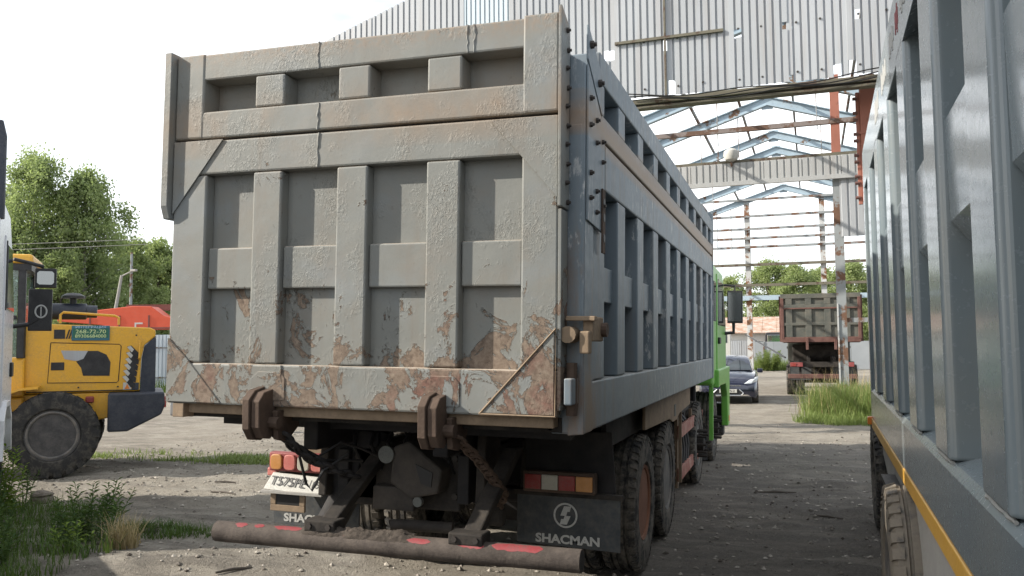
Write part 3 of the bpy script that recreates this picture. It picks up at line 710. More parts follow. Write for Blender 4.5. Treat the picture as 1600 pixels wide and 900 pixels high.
# wheels
def wz(x): return .565-.25+x*math.tan(TRL)-.012
for y in (2.85, 4.22):
    for s in (-1, 1):
        wheel(dt, (s*1.105, y, wz(s*1.1)), .565, .29, .30, s, 'tyre', 'rimrust' if y < 3 and s > 0 else 'rim', ('dump', s, y < 3))
        wheel(dt, (s*.77, y, wz(s*.77)), .565, .29, .30, s, 'tyre', 'rim', ('dump', s, 9))
for y in (7.35, 9.65):
    for s in (-1, 1): wheel(dt, (s*1.07, y, wz(s*1.07)), .55, .31, .30, s, 'tyre', 'rim', ('front', s))
# hub studs sticking out of the front wheels
for y in (7.35, 9.65):
    mb = MB()
    for k in range(10):
        a = 2*math.pi*k/10; mb.tube([(1.12, y+.17*math.cos(a), .31+.17*math.sin(a)), (1.33, y+.17*math.cos(a), .31+.17*math.sin(a))], [.022, .016], 7)
    mb.lathe([(0, .26), (.03, .26), (.06, .12), (.16, .10), (.18, .02)], (1.12, y, .31), 'x', 20, False).build('hub_studs', M['under2'], dt)
# mud guards over the rear wheels
for s in (-1, 1):
    a, b = (.57, 1.12) if s > 0 else (-1.12, -.57)
    g = MB(); pts = [(1.50, .55), (1.56, .95), (1.80, 1.055), (4.95, 1.055), (5.20, .95), (5.28, .55)]
    pin = [(1.535, .55), (1.60, .92), (1.82, 1.02), (4.93, 1.02), (5.165, .92), (5.245, .55)]
    g.prism(pts+pin[::-1], 'x', a, b).build('mudguard', M['under2'], dt)
B(1.13, 1.17, 1.62, 5.92, .90, 1.155).build('skirt_plate', M['under2'], dt, .006)
MB().prism([(2.75, 1.155), (5.95, 1.155), (5.95, .93), (5.0, .90), (4.75, .85), (4.45, .85), (4.2, .90), (2.75, .93)], 'x', 1.235, 1.26).build('skirt_plate', M['rustpale'], dt, .004, label='beige rusty skirt plate above the rear wheels')
B(1.259, 1.264, 4.53, 4.67, .90, 1.02).build('slot', M['cable'], dt)
B(1.20, 1.235, 5.34, 5.37, .10, 1.12).build('stay', M['rustpale'], dt)
# mud flaps with print
def flap(x0, x1, y, z0, z1, tx, logo):
    f = MB().prism([(x0, z0+.02), (x1, z0), (x1, z1), (x0, z1)], 'y', y, y+.018).build('mudflap', M['rubber'], dt, .003)
    B(x0-.02, x1+.02, y-.018, y+.03, z1-.02, z1+.012).build('flap_bar', M['under2'], f)
    text_mb('SHACMAN', tx[1]-tx[0], .062, .003, face_my(((tx[0]+tx[1])/2, y-.0025, tx[2])), .035).build('lettering', M['letter'], f)
    if logo:
        cx, cz = logo; R = .085
        mb = MB(); n = 40; o = 0
        for k in range(n):
            a = 2*math.pi*k/n
            for rr in (R, R*.85):
                for yy in (y-.003, y-.001): mb.v.append((cx+rr*math.cos(a), yy, cz+rr*math.sin(a)))
        for k in range(n):
            j = (k+1) % n; p = [4*k, 4*k+2, 4*k+3, 4*k+1]; q = [4*j, 4*j+2, 4*j+3, 4*j+1]
            for u in range(4): mb.f.append([p[u], p[(u+1) % 4], q[(u+1) % 4], q[u]])
        for sg in (1, -1):
            U = [(-.010, .062), (.040, .062), (.030, .026), (.014, .026), (.005, -.003 if sg > 0 else .003), (-.036, -.003 if sg > 0 else .003)]
            mb.prism([(cx+sg*p[0], cz+sg*p[1]) for p in U], 'y', y-.0032-.0004*(sg > 0), y-.001)
        mb.build('emblem', M['letter'], f)
    return f
flap(.585, 1.315, 1.40, .245, .615, (.722, 1.175, .305), (.935, .468))
flap(-1.33, -.60, 1.30, .245, .66, (-1.235, -.775, .315), None)
def lamp_bar(x0, x1, y, z0, z1, cols, hm, round_):
    l = B(x0, x1, y, y+.075, z0, z1).build('tail_lamp', M[hm], dt, .012)
    w = (x1-x0-.03)/len(cols)
    for k, c in enumerate(cols):
        a = x0+.015+w*k
        if round_:
            cx, cz, rx, rz = a+w/2, (z0+z1)/2, w*.43, (z1-z0)*.40
            P = [(cx+rx*math.copysign(abs(math.cos(t))**.55, math.cos(t)), cz+rz*math.copysign(abs(math.sin(t))**.55, math.sin(t))) for t in np.linspace(0, 2*math.pi, 28)[:-1]]
            MB().prism(P, 'y', y-.02, y+.002).build('lens', M[c], l, .006)
        else: B(a+.003, a+w-.003, y-.012, y+.002, z0+.022, z1-.022).build('lens', M[c], l, .004)
    return l
lamp_bar(.655, 1.165, 1.30, .632, .775, ['lred', 'lclear', 'lred', 'lamb'], 'rustiron', False)
lamp_bar(-1.30, -.81, 1.18, .675, .815, ['lamb', 'lpink', 'lclear', 'lpink'], 'lampbody', True)
B(-1.34, -1.26, 1.22, 1.26, .63, .69).build('side_marker', M['lpink'], dt, .008)
# number plate
npl = MB().hexa([(-1.29, 1.10, .555), (-.80, 1.10, .535), (-.80, 1.115, .535), (-1.29, 1.115, .555), (-1.26, 1.18, .665), (-.77, 1.18, .645), (-.77, 1.195, .645), (-1.26, 1.195, .665)]).build('number_plate', M['white'], dt, .004)
tl = math.atan2(.08, .11)
PM = Matrix.Translation((-1.105, 1.136, .610)) @ Matrix.Rotation(.041, 4, 'Y') @ Matrix.Rotation(math.radians(90)-tl, 4, 'X')
text_mb('T575PE', .29, .070, .003, PM).build('lettering', M['platetxt'], npl)
PM2 = Matrix.Translation((-.865, 1.136, .607)) @ Matrix.Rotation(.041, 4, 'Y') @ Matrix.Rotation(math.radians(90)-tl, 4, 'X')
text_mb('152', .10, .052, .003, PM2).build('lettering', M['platetxt'], npl)
MB().box(-1.30, -.79, 1.085, 1.11, .527, .548).build('plate_ledge', M['concrete'], npl, .003)
fr = MB().box(-1.245, -.955, 1.13, 1.15, .395, .44).box(-1.245, -1.20, 1.13, 1.15, .441, .52).box(-1.0, -.955, 1.13, 1.15, .441, .52).build('plate_frame', M['rustpale'], dt, .004)
MB().box(-1.199, -1.001, 1.135, 1.15, .441, .52).build('frame_hole', M['cable'], fr)
# underrun pipe, struts, mud, paint
pp = [(-1.03, .25, .445), (-.30, .25, .452), (.55, .25, .462), (1.33, .25, .470)]
ub = MB().tube(pp, .064, 28).build('underrun_bar', M['pipe'], dt, smooth=True)
MB().lathe([(0, .055), (.002, .055)], (1.3305, .25, .470), 'x', 20, False).build('open_end', M['cable'], ub)
def red_patch(x0, x1, a0, a1, sd):
    r = np.random.default_rng(sd); mb = MB(); n = max(6, int((x1-x0)/.02)); m_ = 5; g = {}
    for i in range(n+1):
        x = x0+(x1-x0)*i/n; jit = r.uniform(-.12, .12, 2)
        zc = .445+(.470-.445)*(x+1.03)/2.36; e = min(1., min(i, n-i)/2.0)**.5
        for j in range(m_+1):
            t = a0+jit[0]*.5+(a1+jit[1]*.5-a0-jit[0]*.5)*(.5+(j/m_-.5)*max(e, .12)); a = math.radians(90)+t
            g[i, j] = len(mb.v); mb.v.append((x, .25+0.0653*math.cos(a), zc+0.0653*math.sin(a)))
    for i in range(n):
        for j in range(m_): mb.f.append([g[i, j], g[i+1, j], g[i+1, j+1], g[i, j+1]])
    mb.build('paint_patch', M['redpaint'], ub, smooth=True)
for q, (a, b, c, d) in enumerate(((-.88, -.79, .1, .75), (-.74, -.67, .1, .7), (-.60, -.40, .1, .7), (-.13, .05, .25, .9), (.30, .45, .4, 1.0), (.62, .78, .5, 1.0), (.82, 1.12, .15, .95))): red_patch(a, b, c, d, q)
def mud_heap(x0, x1, y, z, n, sd, s=.045):
    nx_, na = int((x1-x0)/.007), 26; mb = MB(); X_ = np.linspace(x0, x1, nx_); T_ = np.linspace(-1.25, 1.25, na)
    for x in X_:
        e = max(0., 1-abs(2*(x-x0)/(x1-x0)-1)**2.5); zc = .445+.025*(x+1.03)/2.36
        for t in T_:
            q = max(0., 1-(t/1.2)**2); u, w = np.array([x*16+sd*7]), np.array([t*3.+sd])
            hgt_ = .021*e**.6*q*(1.0+1.1*float(vnoise(u, w, 31)[0])+.7*float(vnoise(u*3, w*3, 32)[0])+.5*float(vnoise(u*8, w*8, 33)[0]))-.006*(1-e*q)
            r = .063+hgt_; mb.v.append((x, .25+r*math.sin(t), zc+r*math.cos(t)))
    for i in range(nx_-1):
        for j in range(na-1): mb.f.append([i*na+j, i*na+j+1, (i+1)*na+j+1, (i+1)*na+j])
    mb.build('mud_lump', M['mud'], ub, smooth=True)
mud_heap(-.42, -.10, .26, .515, 120, 3, .036); mud_heap(.02, .34, .26, .515, 130, 4, .036); mud_heap(-.16, .08, .27, .50, 40, 5, .025)
for (x, xt) in ((-.28, -.16), (.66, .72)):
    stt = MB().hexa([(x-.055, .20, .50), (x+.055, .20, .50), (x+.055, .32, .50), (x-.055, .32, .50),
               (xt-.05, .84, .98), (xt+.05, .84, .98), (xt+.05, .98, .98), (xt-.05, .98, .98)]).build('strut', M['under2'], dt, .01)
    B(x-.10, x+.11, .20, .34, .505, .575).build('clamp', M['under2'], stt, .01)
    for s in (-.06, .07):
        for z in (.54,): MB().lathe([(-.012, .018), (0, .018)], (x+s, .20, z), 'y', 6, False).build('bolt', M['bolt'], stt)
# fat hydraulic strut on the left
MB().tube([(-.60, .85, .36), (-.24, .92, 1.06)], .10, 18).build('ram', M['under'], dt, smooth=True)
# chains
def chain(name, pts, r=.013, ln=.068, cm='rustiron'):
    P = [Vector(p) for p in pts]; L = [0]
    for a, b in zip(P, P[1:]): L.append(L[-1]+(b-a).length)
    def at(t):
        for i in range(len(P)-1):
            if t <= L[i+1]: return P[i].lerp(P[i+1], (t-L[i])/(L[i+1]-L[i]))
        return P[-1]
    ch = None; k = 0; t = 0
    while t < L[-1]-ln*.5:
        a, b = at(t), at(min(t+ln, L[-1])); d = (b-a).normalized(); s1 = d.cross(Vector((0, 0, 1) if k % 2 else (0, 1, .3))).normalized(); c = (a+b)/2
        ring = [c+d*(ln*.58*math.cos(u))+s1*(ln*.33*math.sin(u)) for u in np.linspace(0, 2*math.pi, 13)]
        mb = MB().tube(ring, r, 6, False)
        if ch is None: ch = mb.build(name, M[cm], dt)
        else: mb.build('link', M[cm], ch)
        k += 1; t += ln*.80
    return ch
chain('chain', [(.66, .05, 1.13), (.70, .30, .98), (.73, .55, .80), (.69, .8, .70), (.60, .95, .60), (.56, 1.05, .56)], .012, .095)
chain('chain', [(-.50, .03, 1.12), (-.46, .12, 1.05), (-.42, .2, .98), (-.33, .28, .90), (-.26, .38, .84), (-.2, .5, .80)], .014, .085, 'under')
chain('chain', [(-.45, .05, 1.10), (-.40, .16, 1.0), (-.36, .24, .93), (-.28, .34, .88)], .014, .085, 'under')
B(.40, .62, 1.0, 1.08, .44, .58).build('chain_bracket', M['under2'], dt, .03)
mb = MB()
for q in ([(-.43, .18, 1.02), (-.35, .3, .94), (-.25, .4, 1.02), (-.18, .5, .98), (-.1, .6, .92)], [(-.42, .2, .95), (-.40, .25, .78), (-.36, .25, .74), (-.30, .28, .86), (-.2, .4, .95)],
          [(-.5, .1, 1.08), (-.42, .2, .97), (-.3, .3, .92), (-.15, .5, .90)], [(-.05, .9, 1.08), (0., .85, .95), (.05, .9, .80)]): MB().tube(q, .009, 6).build('brake_hose', M['cable'], dt)
# pale mudguard plate seen behind the left lamps
MB().prism([(-1.16, .74), (-1.14, 1.02), (-.98, 1.06), (-.82, 1.0), (-.66, .80), (-.70, .74)], 'y', 1.47, 1.49).build('mudguard_end', M['rustpale'], dt, .004)
MB().prism([(.62, .62), (.62, 1.02), (1.24, 1.04), (1.27, .62)], 'y', 1.47, 1.49).build('mudguard_end', M['under'], dt, .004)
# side guard planks, tank, air bottles, battery box
for (z, h) in ((.56, .15), (.08, .15)):
    MB().hexa([(1.17, 5.50, z), (1.20, 5.50, z), (1.20, 8.0, z+.02), (1.17, 8.0, z+.02), (1.17, 5.50, z+h), (1.20, 5.50, z+h), (1.20, 8.0, z+h), (1.17, 8.0, z+h)]).build('guard_plank', M['guardwood'], dt, .004)
for y in (5.52, 6.9): B(1.13, 1.168, y, y+.06, .0, .80).build('guard_post', M['rustpale'], dt, .004)
for y in (5.75, 6.15, 6.5):
    MB().lathe([(-.02, .02), (0, .15), (.50, .15), (.52, .02)], (.55, y, .55), 'x', 20, False).build('air_tank', M['under2'], dt, smooth=True)
B(.55, 1.10, 6.68, 6.86, .15, .95).build('battery_box', M['under'], dt, .02)
B(.6, 1.16, 5.4, 6.7, .80, 1.1).build('tool_box', M['under'], dt, .03)
for k in range(4):
    yy = 5.75+.22*k; MB().tube([(1.15, yy, .15), (1.16, yy+.05, .4), (1.13, yy, .7), (1.0, yy, .85)], .035, 8).build('hose_loop', M['black'], dt)
fl2 = MB().prism([(.62, .02), (1.26, .0), (1.26, .42), (.62, .42)], 'y', 8.0, 8.02).build('mudflap', M['rubber'], dt)
text_mb('SHACMAN', .5, .07, .003, face_my((.95, 7.997, .12))).build('lettering', M['letter'], fl2)

# ------------------------------------------------------------------ cab builder (facing +Y)
def cab(parent, y0, L, hw, zf, zt, mat, mirrors=True):
    prof = [(y0, zf), (y0, zt-.10), (y0+.25, zt), (y0+L*.70, zt-.02), (y0+L*.93, zt-.75*(zt-zf)*.55), (y0+L, zf+.35*(zt-zf)), (y0+L, zf)]
    c = MB().prism(prof, 'x', -hw, hw).build('cab', M[mat], parent, .05, seg=3)
    for s in (-1, 1):
        X = lambda a, b: (a, b) if s > 0 else (-b, -a)
        zw = zf+.50*(zt-zf); ztop = zt-.16
        d = MB().prism([(y0+.55, zf+.05), (y0+.55, ztop+.04), (y0+L*.68, ztop+.02), (y0+L*.90, zw+.05), (y0+L*.90, zf+.05)], 'x', *X(hw-.02, hw+.016)).build('door', M[mat], c, .012)
        MB().prism([(y0+.66, zw), (y0+.66, ztop-.03), (y0+L*.64, ztop-.05), (y0+L*.83, zw)], 'x', *X(hw+.006, hw+.024)).build('door_window', M['glass'], d, .004)
        B(*X(hw+.016, hw+.05), y0+.64, y0+.86, zf+.62, zf+.72).build('door_handle', M['black'], d, .01)
        B(*X(hw-.01, hw+.012), y0+.08, y0+.42, zw+.05, ztop-.1).build('rear_window', M['glass'], c, .004)
        # mirror
        if mirrors:
            m1, m2 = hw+.06, hw+.31; ym = y0+L*.80
            mr = MB().tube([(s*(hw-.02), ym, zt-.20), (s*(m1+.12), ym+.05, zt-.22), (s*(m1+.12), ym+.05, zt-.34)], .02, 8)
            mr.tube([(s*(hw-.02), ym, zw-.12), (s*(m1+.10), ym+.05, zw-.10), (s*(m1+.10), ym+.05, zw+.08)], .03, 8)
            mr.box(*X(m1, m2), ym, ym+.13, zw+.06, zt-.30)
            mo = mr.build('mirror', M['black'], c, .012)
            B(*X(m1+.015, m2-.015), ym-.004, ym+.002, zw+.09, zt-.33).build('mirror_glass', M['mirrordk'], mo)
    MB().prism([(y0+L*.72, zt-.12), (y0+L*.735, zt-.10), (y0+L*.945, zf+.62*(zt-zf)-.12), (y0+L*.93, zf+.62*(zt-zf)-.16)], 'x', -hw+.14, hw-.14).build('windscreen', M['glass'], c)
    return c
cb = cab(dt, 8.45, 2.5, 1.31, 1.02, 2.84, 'green')
for s in (-1, 1):
    X = lambda a, b: (a, b) if s > 0 else (-b, -a)
    # wheel arch of the cab and step ladder
    MB().prism([(8.75, .98), (9.10, 1.0), (10.15, .98), (10.45, .76), (10.55, .25), (10.90, .25), (10.95, 1.25), (8.75, 1.25)], 'x', *X(1.26, 1.37)).build('wheel_arch', M['green'], cb, .02)
    B(*X(1.37, 1.38), 10.68, 10.76, .32, .42).build('side_marker', M['orange'], cb, .006)
    MB().box(*X(1.24, 1.30), 8.52, 8.58, .22, 1.05).build('cab_stay', M['green'], cb, .01)
B(-1.28, 1.28, 10.75, 11.02, .05, .62).build('bumper', M['black'], cb, .05)
MB().lathe([(0, .09), (.5, .09), (.52, .07)], (1.15, 8.42, 2.66), 'z', 16, False).build('snorkel', M['green'], cb, smooth=True)
B(.4, 1.1, 7.99, 8.1, .6, 1.6).build('air_filter_box', M['under'], dt, .03)

# ------------------------------------------------------------------ grey truck on the right
DR = .032; ndr = Vector((math.sin(DR), math.cos(DR), 0)); nrr = Vector((math.cos(DR), -math.sin(DR), 0))
org = Vector((2.4685, -4.3191, 0))+nrr*.38           # local x: 0 at the visible side, + away; local y: metres ahead of the camera
rtk = thing('dump_truck', 'glossy grey dump truck with ochre stripe at the right edge of the yard', 'truck', org, (0, 0, -DR))
Y0, Y1 = -.6, 8.25
sd = B(.125, .15, Y0, Y1, 1.24, 3.55).build('box_side', M['gloss'], rtk)
def rp2(name, *a, bev=.012, mat='gloss', label=None): return B(*a).build(name, M[mat], sd, bev, label=label)
MB().prism([(0, 1.195), (0, 1.435), (.02, 1.462), (.14, 1.50), (.14, 1.195)], 'y', Y0, Y1).build('bottom_rail', M['gloss'], sd, .006)
MB().prism([(0, 3.25), (0, 3.60), (.14, 3.62), (.14, 3.32)], 'y', Y0, Y1+.02).build('top_rail', M['gloss'], sd, .008)
ribs = [.18+1.003*k for k in range(8)]
for y in ribs:
    MB().prism([(0.0, y+.02), (.0, y+.35), (.012, y+.37), (.135, y+.37), (.135, y), (.02, y)], 'z', 1.47, 3.29).build('rib', M['gloss'], sd, .012, seg=3)
    zs_ = np.linspace(1.50, 3.28, 60)
    MB().tube([(.124+random.uniform(-.003, .003), y-.004+random.uniform(-.003, .003), z) for z in zs_], [random.uniform(.007, .013) for _ in zs_], 6).build('weld_bead', M['weld'], sd)
    ys_ = np.linspace(y+.01, y+.36, 14)
    MB().tube([(.012+random.uniform(-.002, .002), q, 1.462) for q in ys_], [random.uniform(.005, .010) for _ in ys_], 6).build('weld_bead', M['weld'], sd)
for y in [Y0-.2]+ribs:
    a, b = y+.372, min(y+1.001, Y1)
    MB().prism([(.132, 2.15), (.035, 2.275), (.030, 2.62), (.132, 2.80)], 'y', a, b).build('cross_bar', M['gloss'], sd, .008)
B(.0, .14, Y1-.10, Y1+.06, 1.20, 3.58).build('front_post', M['gloss'], sd, .012)
rp2('stripe', -.004, .12, Y0, Y1, 1.108, 1.19, bev=.006, mat='stripe')
# faded marks on the top rail
for (y, l, c) in ((3.5, .34, 'letter'), (3.95, .30, 'letter'), (4.35, .16, 'redpaint'), (4.62, .30, 'letter'), (5.2, .4, 'letter'), (5.9, .4, 'letter')):
    mb = MB(); r = np.random.default_rng(int(y*10))
    for k in range(5): yy = y+l*k/5; mb.box(-.0025, .0005, yy, yy+l/9, 3.36+r.uniform(0, .05), 3.47+r.uniform(0, .04))
    mb.build('faded_mark', M[c], sd)
# small hook pieces sticking out under the cross bars
for y in (2.62, 3.62):
    MB().tube([(.12, y+.05, 2.20), (.07, y+.03, 2.25), (.045, y+.02, 2.22), (.05, y+.03, 2.14)], .010, 8).build('hook', M['concrete'], sd, smooth=True)
B(.12, 2.40, Y0, Y1, 1.17, 1.23).build('box_floor', M['under2'], rtk)
B(2.37, 2.52, Y0, Y1, 1.20, 3.58).build('box_side', M['gloss'], rtk, .01)
B(.15, 2.37, Y1-.06, Y1, 1.23, 3.58).build('box_front', M['gloss'], rtk)
B(.15, 2.37, Y0, Y0+.08, 1.23, 3.45).build('tailgate', M['gloss'], rtk)
MB().prism([(3.0, 1.105), (7.4, 1.105), (7.3, .98), (6.9, .90), (6.2, .87), (5.4, .72), (4.6, .70), (3.6, .66), (3.0, .68)], 'x', .03, .05).build('skirt_plate', M['concrete'], rtk, .004)
B(.02, .09, 7.72, 7.80, 1.0, 1.08).build('side_lamp', M['bolt'], rtk, .02)
B(-.035, .03, 8.27, 8.36, 1.13, 1.2).build('side_marker', M['orange'], rtk, .01)
for s in (0, 1): B(.80+s*.86, .89+s*.86, -.3, 10.2, .80, 1.1).build('chassis_rail', M['under'], rtk)
for (y) in (5.05, 7.4):
    if y < 6: wheel(rtk, (.055, y, .545), .56, .32, .30, -1, 'tyremud', 'rim', ('mud', -1))
    wheel(rtk, (.42, y, .545), .56, .32, .30, -1, 'tyremud', 'rim', ('mud', -1))
    wheel(rtk, (2.45, y, .545), .56, .32, .30, 1, 'tyre', 'rim', ('mud2', 1))
    MB().tube([(.1, y, .55), (2.4, y, .55)], .1, 12).build('axle', M['under'], rtk)
for s in (-.15, 1.5): wheel(rtk, (.2 if s < 0 else 2.3, 9.4, .545), .55, .31, .30, s, 'tyre', 'rim', ('fr', s))
MB().prism([(6.22, .10), (6.22, .96), (6.14, 1.0), (5.45, 1.0), (5.4, .96), (5.4, .9), (5.43, .9), (5.47, .965), (6.12, .965), (6.18, .93), (6.18, .10)], 'x', -.055, .58).build('mudguard', M['black'], rtk)
cr_ = thing('cab_root', None, None); cr_.parent = rtk; cr_.location = (1.26, 0, 0); cr_.name = 'cab_group'
bpy.data.objects.remove(cr_)
c2 = cab(rtk, 8.42, 2.1, 1.02, .95, 3.0, 'cabwhite', False); c2.location = (1.3, 0, 0)

# ------------------------------------------------------------------ back dump truck
bk = thing('dump_truck', 'olive grey dump truck with red-brown frame parked beyond the grass', 'truck', (3.37, 26.7, 0), (0, 0, -.01))
bt = B(-1.25, 1.25, .06, .10, 1.95, 3.52).build('tailgate', M['backpaint'], bk)
def q2(name, *a, mat='backpaint', bev=.01): return B(*a).build(name, M[mat], bt, bev)
q2('top_rail', -1.30, 1.30, 0, .07, 3.40, 3.56); q2('rail', -1.22, 1.22, .002, .07, 3.03, 3.19); q2('rail', -1.22, 1.22, .002, .07, 2.46, 2.56); q2('bottom_rail', -1.28, 1.28, 0, .07, 1.88, 2.06, mat='backrust')
for x in (-1.09, -.45, .17, .79): q2('rib', x-.04, x+.17, .004, .07, 2.062, 3.028); q2('rib', x-.04, x+.17, .004, .07, 3.192, 3.398)
for x in (-1.30, 1.20): q2('stile', x, x+.10, -.01, .07, 2.0, 3.42, mat='backrust')
q2('red_line', -1.19, 1.19, -.008, .0, 3.03, 3.08, mat='backrust')
for s in (-1, 1):
    sdx = B(min(s*1.25, s*1.31), max(s*1.25, s*1.31), .12, 5.6, 1.9, 3.54).build('box_side', M['backrust'], bk, .01)
    for k in range(7): B(min(s*1.311, s*1.36), max(s*1.311, s*1.36), .2+.8*k, .4+.8*k, 1.9, 3.5).build('rib', M['backrust'], sdx)
B(-1.24, 1.24, .12, 5.6, 1.86, 1.94).build('box_floor', M['under2'], bk)
B(-1.25, 1.25, 5.55, 5.62, 1.95, 3.6).build('box_front', M['backrust'], bk)
for x in (-.5, .42): B(x, x+.09, -.09, .05, 1.62, 2.05).build('tailgate_hook', M['backrust'], bk, .01)
for s in (-1, 1): B(s*.42-.05, s*.42+.05, .4, 7.6, 1.0, 1.35).build('chassis_rail', M['under2'], bk)
B(-1.05, 1.05, .25, .33, 1.02, 1.20).build('lamp_beam', M['under2'], bk); B(-1.12, 1.12, .18, .28, .62, .78).build('underrun_bar', M['backrust'], bk, .02)
for x in (-.75, .67): B(x, x+.08, .3, .4, .65, 1.3).build('strut', M['under2'], bk)
for x in (-1.04, .62):
    l = B(x, x+.42, .17, .25, 1.03, 1.18).build('tail_lamp', M['lampbody'], bk, .01); B(x+.03, x+.2, .155, .172, 1.05, 1.16).build('lens', M['lred'], l)
B(-1.05, -.35, .8, .85, .55, 1.2).build('mudflap', M['rubber'], bk); B(.35, 1.05, .8, .85, .55, 1.2).build('mudflap', M['rubber'], bk)
for y in (1.6, 2.95):
    for s in (-1, 1):
        wheel(bk, (s*1.05, y, .53), .55, .29, .30, s, 'tyre', 'rim', ('bk', s)); wheel(bk, (s*.72, y, .53), .55, .29, .30, s, 'tyre', 'rim', ('bk', s))
    MB().tube([(-1, y, .53), (1, y, .53)], .12, 10).build('axle', M['under2'], bk)
for s in (-1, 1): wheel(bk, (s*1.0, 6.4, .53), .55, .29, .30, s, 'tyre', 'rim', ('bk', s))
cab(bk, 5.85, 2.0, 1.2, 1.0, 3.1, 'backpaint')
B(-1.0, 1.0, 3.8, 5.7, .6, 1.8).build('tank_block', M['under2'], bk, .05)
MB().tube([(-1.2, .3, 1.35), (-3.3, 12.6, 2.3)], .03, 6).build('tow_line', M['cable'], bk)

# ------------------------------------------------------------------ car
car = thing('parked_car', 'dark blue hatchback facing the camera beside the green cab', 'car', (.52, 22.5, 0), (0, 0, .05))
def loft(secs, n=None):
    mb = MB(); m_ = len(secs[0])
    for s in secs: mb.v += s
    for i in range(len(secs)-1):
        for j in range(m_-1): mb.f.append([i*m_+j, i*m_+j+1, (i+1)*m_+j+1, (i+1)*m_+j])
    mb.f.append(list(range(m_))[::-1]); mb.f.append([(len(secs)-1)*m_+j for j in range(m_)])
    return mb
def sec(y, hw, zb, zs, zt, crown):      # body section from left sill over the deck to the right sill
    pts = [(-hw*.93, zb), (-hw, zb+.12), (-hw*1.0, (zb+zs)/2), (-hw*.985, zs), (-hw*.90, zt-.02), (-hw*.55, zt+crown*.7), (0, zt+crown)]
    return [(x, y, z) for x, z in pts]+[(-x, y, z) for x, z in pts[-2::-1]]
body = loft([sec(.0, .62, .30, .52, .58, .02), sec(.05, .78, .22, .60, .68, .03), sec(.22, .87, .18, .68, .80, .04), sec(.7, .90, .18, .74, .90, .05), sec(1.18, .91, .18, .80, .98, .04),
             sec(1.9, .91, .18, .86, .96, .02), sec(3.3, .91, .18, .90, .98, .02), sec(3.9, .88, .20, .92, 1.0, .02), sec(4.25, .80, .26, .85, .95, .02), sec(4.32, .7, .32, .7, .85, .0)])
bd = body.build('body', M['car'], car, smooth=True)
gh = loft([[(-.74, 1.15, .98), (-.70, 1.15, .99), (0, 1.08, 1.0), (.70, 1.15, .99), (.74, 1.15, .98)], [(-.66, 1.75, 1.28), (-.58, 1.78, 1.33), (0, 1.72, 1.36), (.58, 1.78, 1.33), (.66, 1.75, 1.28)],
           [(-.62, 2.1, 1.40), (-.54, 2.15, 1.45), (0, 2.12, 1.475), (.54, 2.15, 1.45), (.62, 2.1, 1.40)], [(-.62, 3.2, 1.40), (-.52, 3.25, 1.45), (0, 3.3, 1.47), (.52, 3.25, 1.45), (.62, 3.2, 1.40)], [(-.72, 4.1, .98), (-.6, 4.1, 1.0), (0, 4.15, 1.02), (.6, 4.1, 1.0), (.72, 4.1, .98)]])
for s in (-1, 1):
    gh.hexa([(s*.74, 1.15, .9), (s*.72, 4.1, .9), (s*.60, 4.0, .9), (s*.60, 1.3, .9), (s*.665, 1.75, 1.28), (s*.62, 3.2, 1.39), (s*.5, 3.2, 1.39), (s*.5, 1.8, 1.28)])
gh.build('roof', M['car'], car, smooth=True)
def patch(pts, off, mat, name, par):
    mb = MB(); mb.v = [tuple(Vector(p)+Vector(off)) for p in pts]; mb.f = [list(range(len(pts)))]; return mb.build(name, mat, par)
mbw = MB(); N = 8
for i in range(N+1):
    t = i/N*2-1
    mbw.v += [(.70*t, 1.165-.07*(1-t*t)-.008, 1.0+.008*(1-t*t)+.012), (.57*t, 1.84-.06*(1-t*t)-.008, 1.335+.025*(1-t*t)+.008)]
mbw.f = [[2*i, 2*i+2, 2*i+3, 2*i+1] for i in range(N)]
mbw.build('windscreen', M['glass'], car, smooth=True)
for s in (-1, 1):
    hl = MB(); P = [(s*.44, .055, .60), (s*.66, .10, .615), (s*.82, .27, .66), (s*.885, .62, .80), (s*.80, .52, .80), (s*.60, .16, .715)]
    c = Vector((s*.70, .17, .70)); hl.v = [tuple(Vector(p)+Vector((s*.035, -.055, .03))) for p in P]+[tuple(c+Vector((s*.06, -.10, .045)))]+[tuple(Vector(p)+Vector((-s*.02, .06, 0))) for p in P]
    for a in range(6): hl.f += [[a, (a+1) % 6, 6], [a, 7+a, 7+(a+1) % 6, (a+1) % 6]]
    hl.build('headlight', M['headlamp'], car, smooth=False)
    MB().lathe([(0, .05), (.03, .055), (.04, .03)], (s*.63, .03, .40), 'y', 16, False).build('fog_lamp', M['chrome'], car)
    MB().box(min(s*.88, s*1.06), max(s*.88, s*1.06), 1.30, 1.42, .93, 1.06).build('door_mirror', M['car'], car, .03)
    w1 = wheel(car, (s*.80, .88, .31), .315, .20, .20, s, 'tyre', 'rim', ('car', s)); wheel(car, (s*.80, 3.5, .31), .315, .20, .20, s, 'tyre', 'rim', ('car', s))
    sw = MB(); sw.v = [(s*.765, 1.42, 1.0), (s*.752, 3.75, 1.0), (s*.640, 3.15, 1.385), (s*.690, 1.88, 1.30)]; sw.f = [[0, 1, 2, 3]]; sw.build('side_window', M['glass'], car)
MB().prism([(-.44, .345), (-.36, .28), (.36, .28), (.44, .345), (.36, .46), (-.36, .46)], 'y', -.012, .1).build('grille', M['carblack'], car)
MB().tube([(-.33, -.02, .46), (-.45, -.018, .345), (-.36, -.02, .275), (.36, -.02, .275), (.45, -.018, .345), (.33, -.02, .46)], .016, 6).build('chrome_trim', M['chrome'], car)
B(-.38, .38, -.016, .06, .56, .585).build('chrome_bar', M['chrome'], car)
np2 = B(-.26, .26, -.035, -.02, .36, .47).build('number_plate', M['white'], car)
text_mb('AP 52', .40, .07, .003, face_my((.0, -.037, .415))).build('lettering', M['platetxt'], np2)

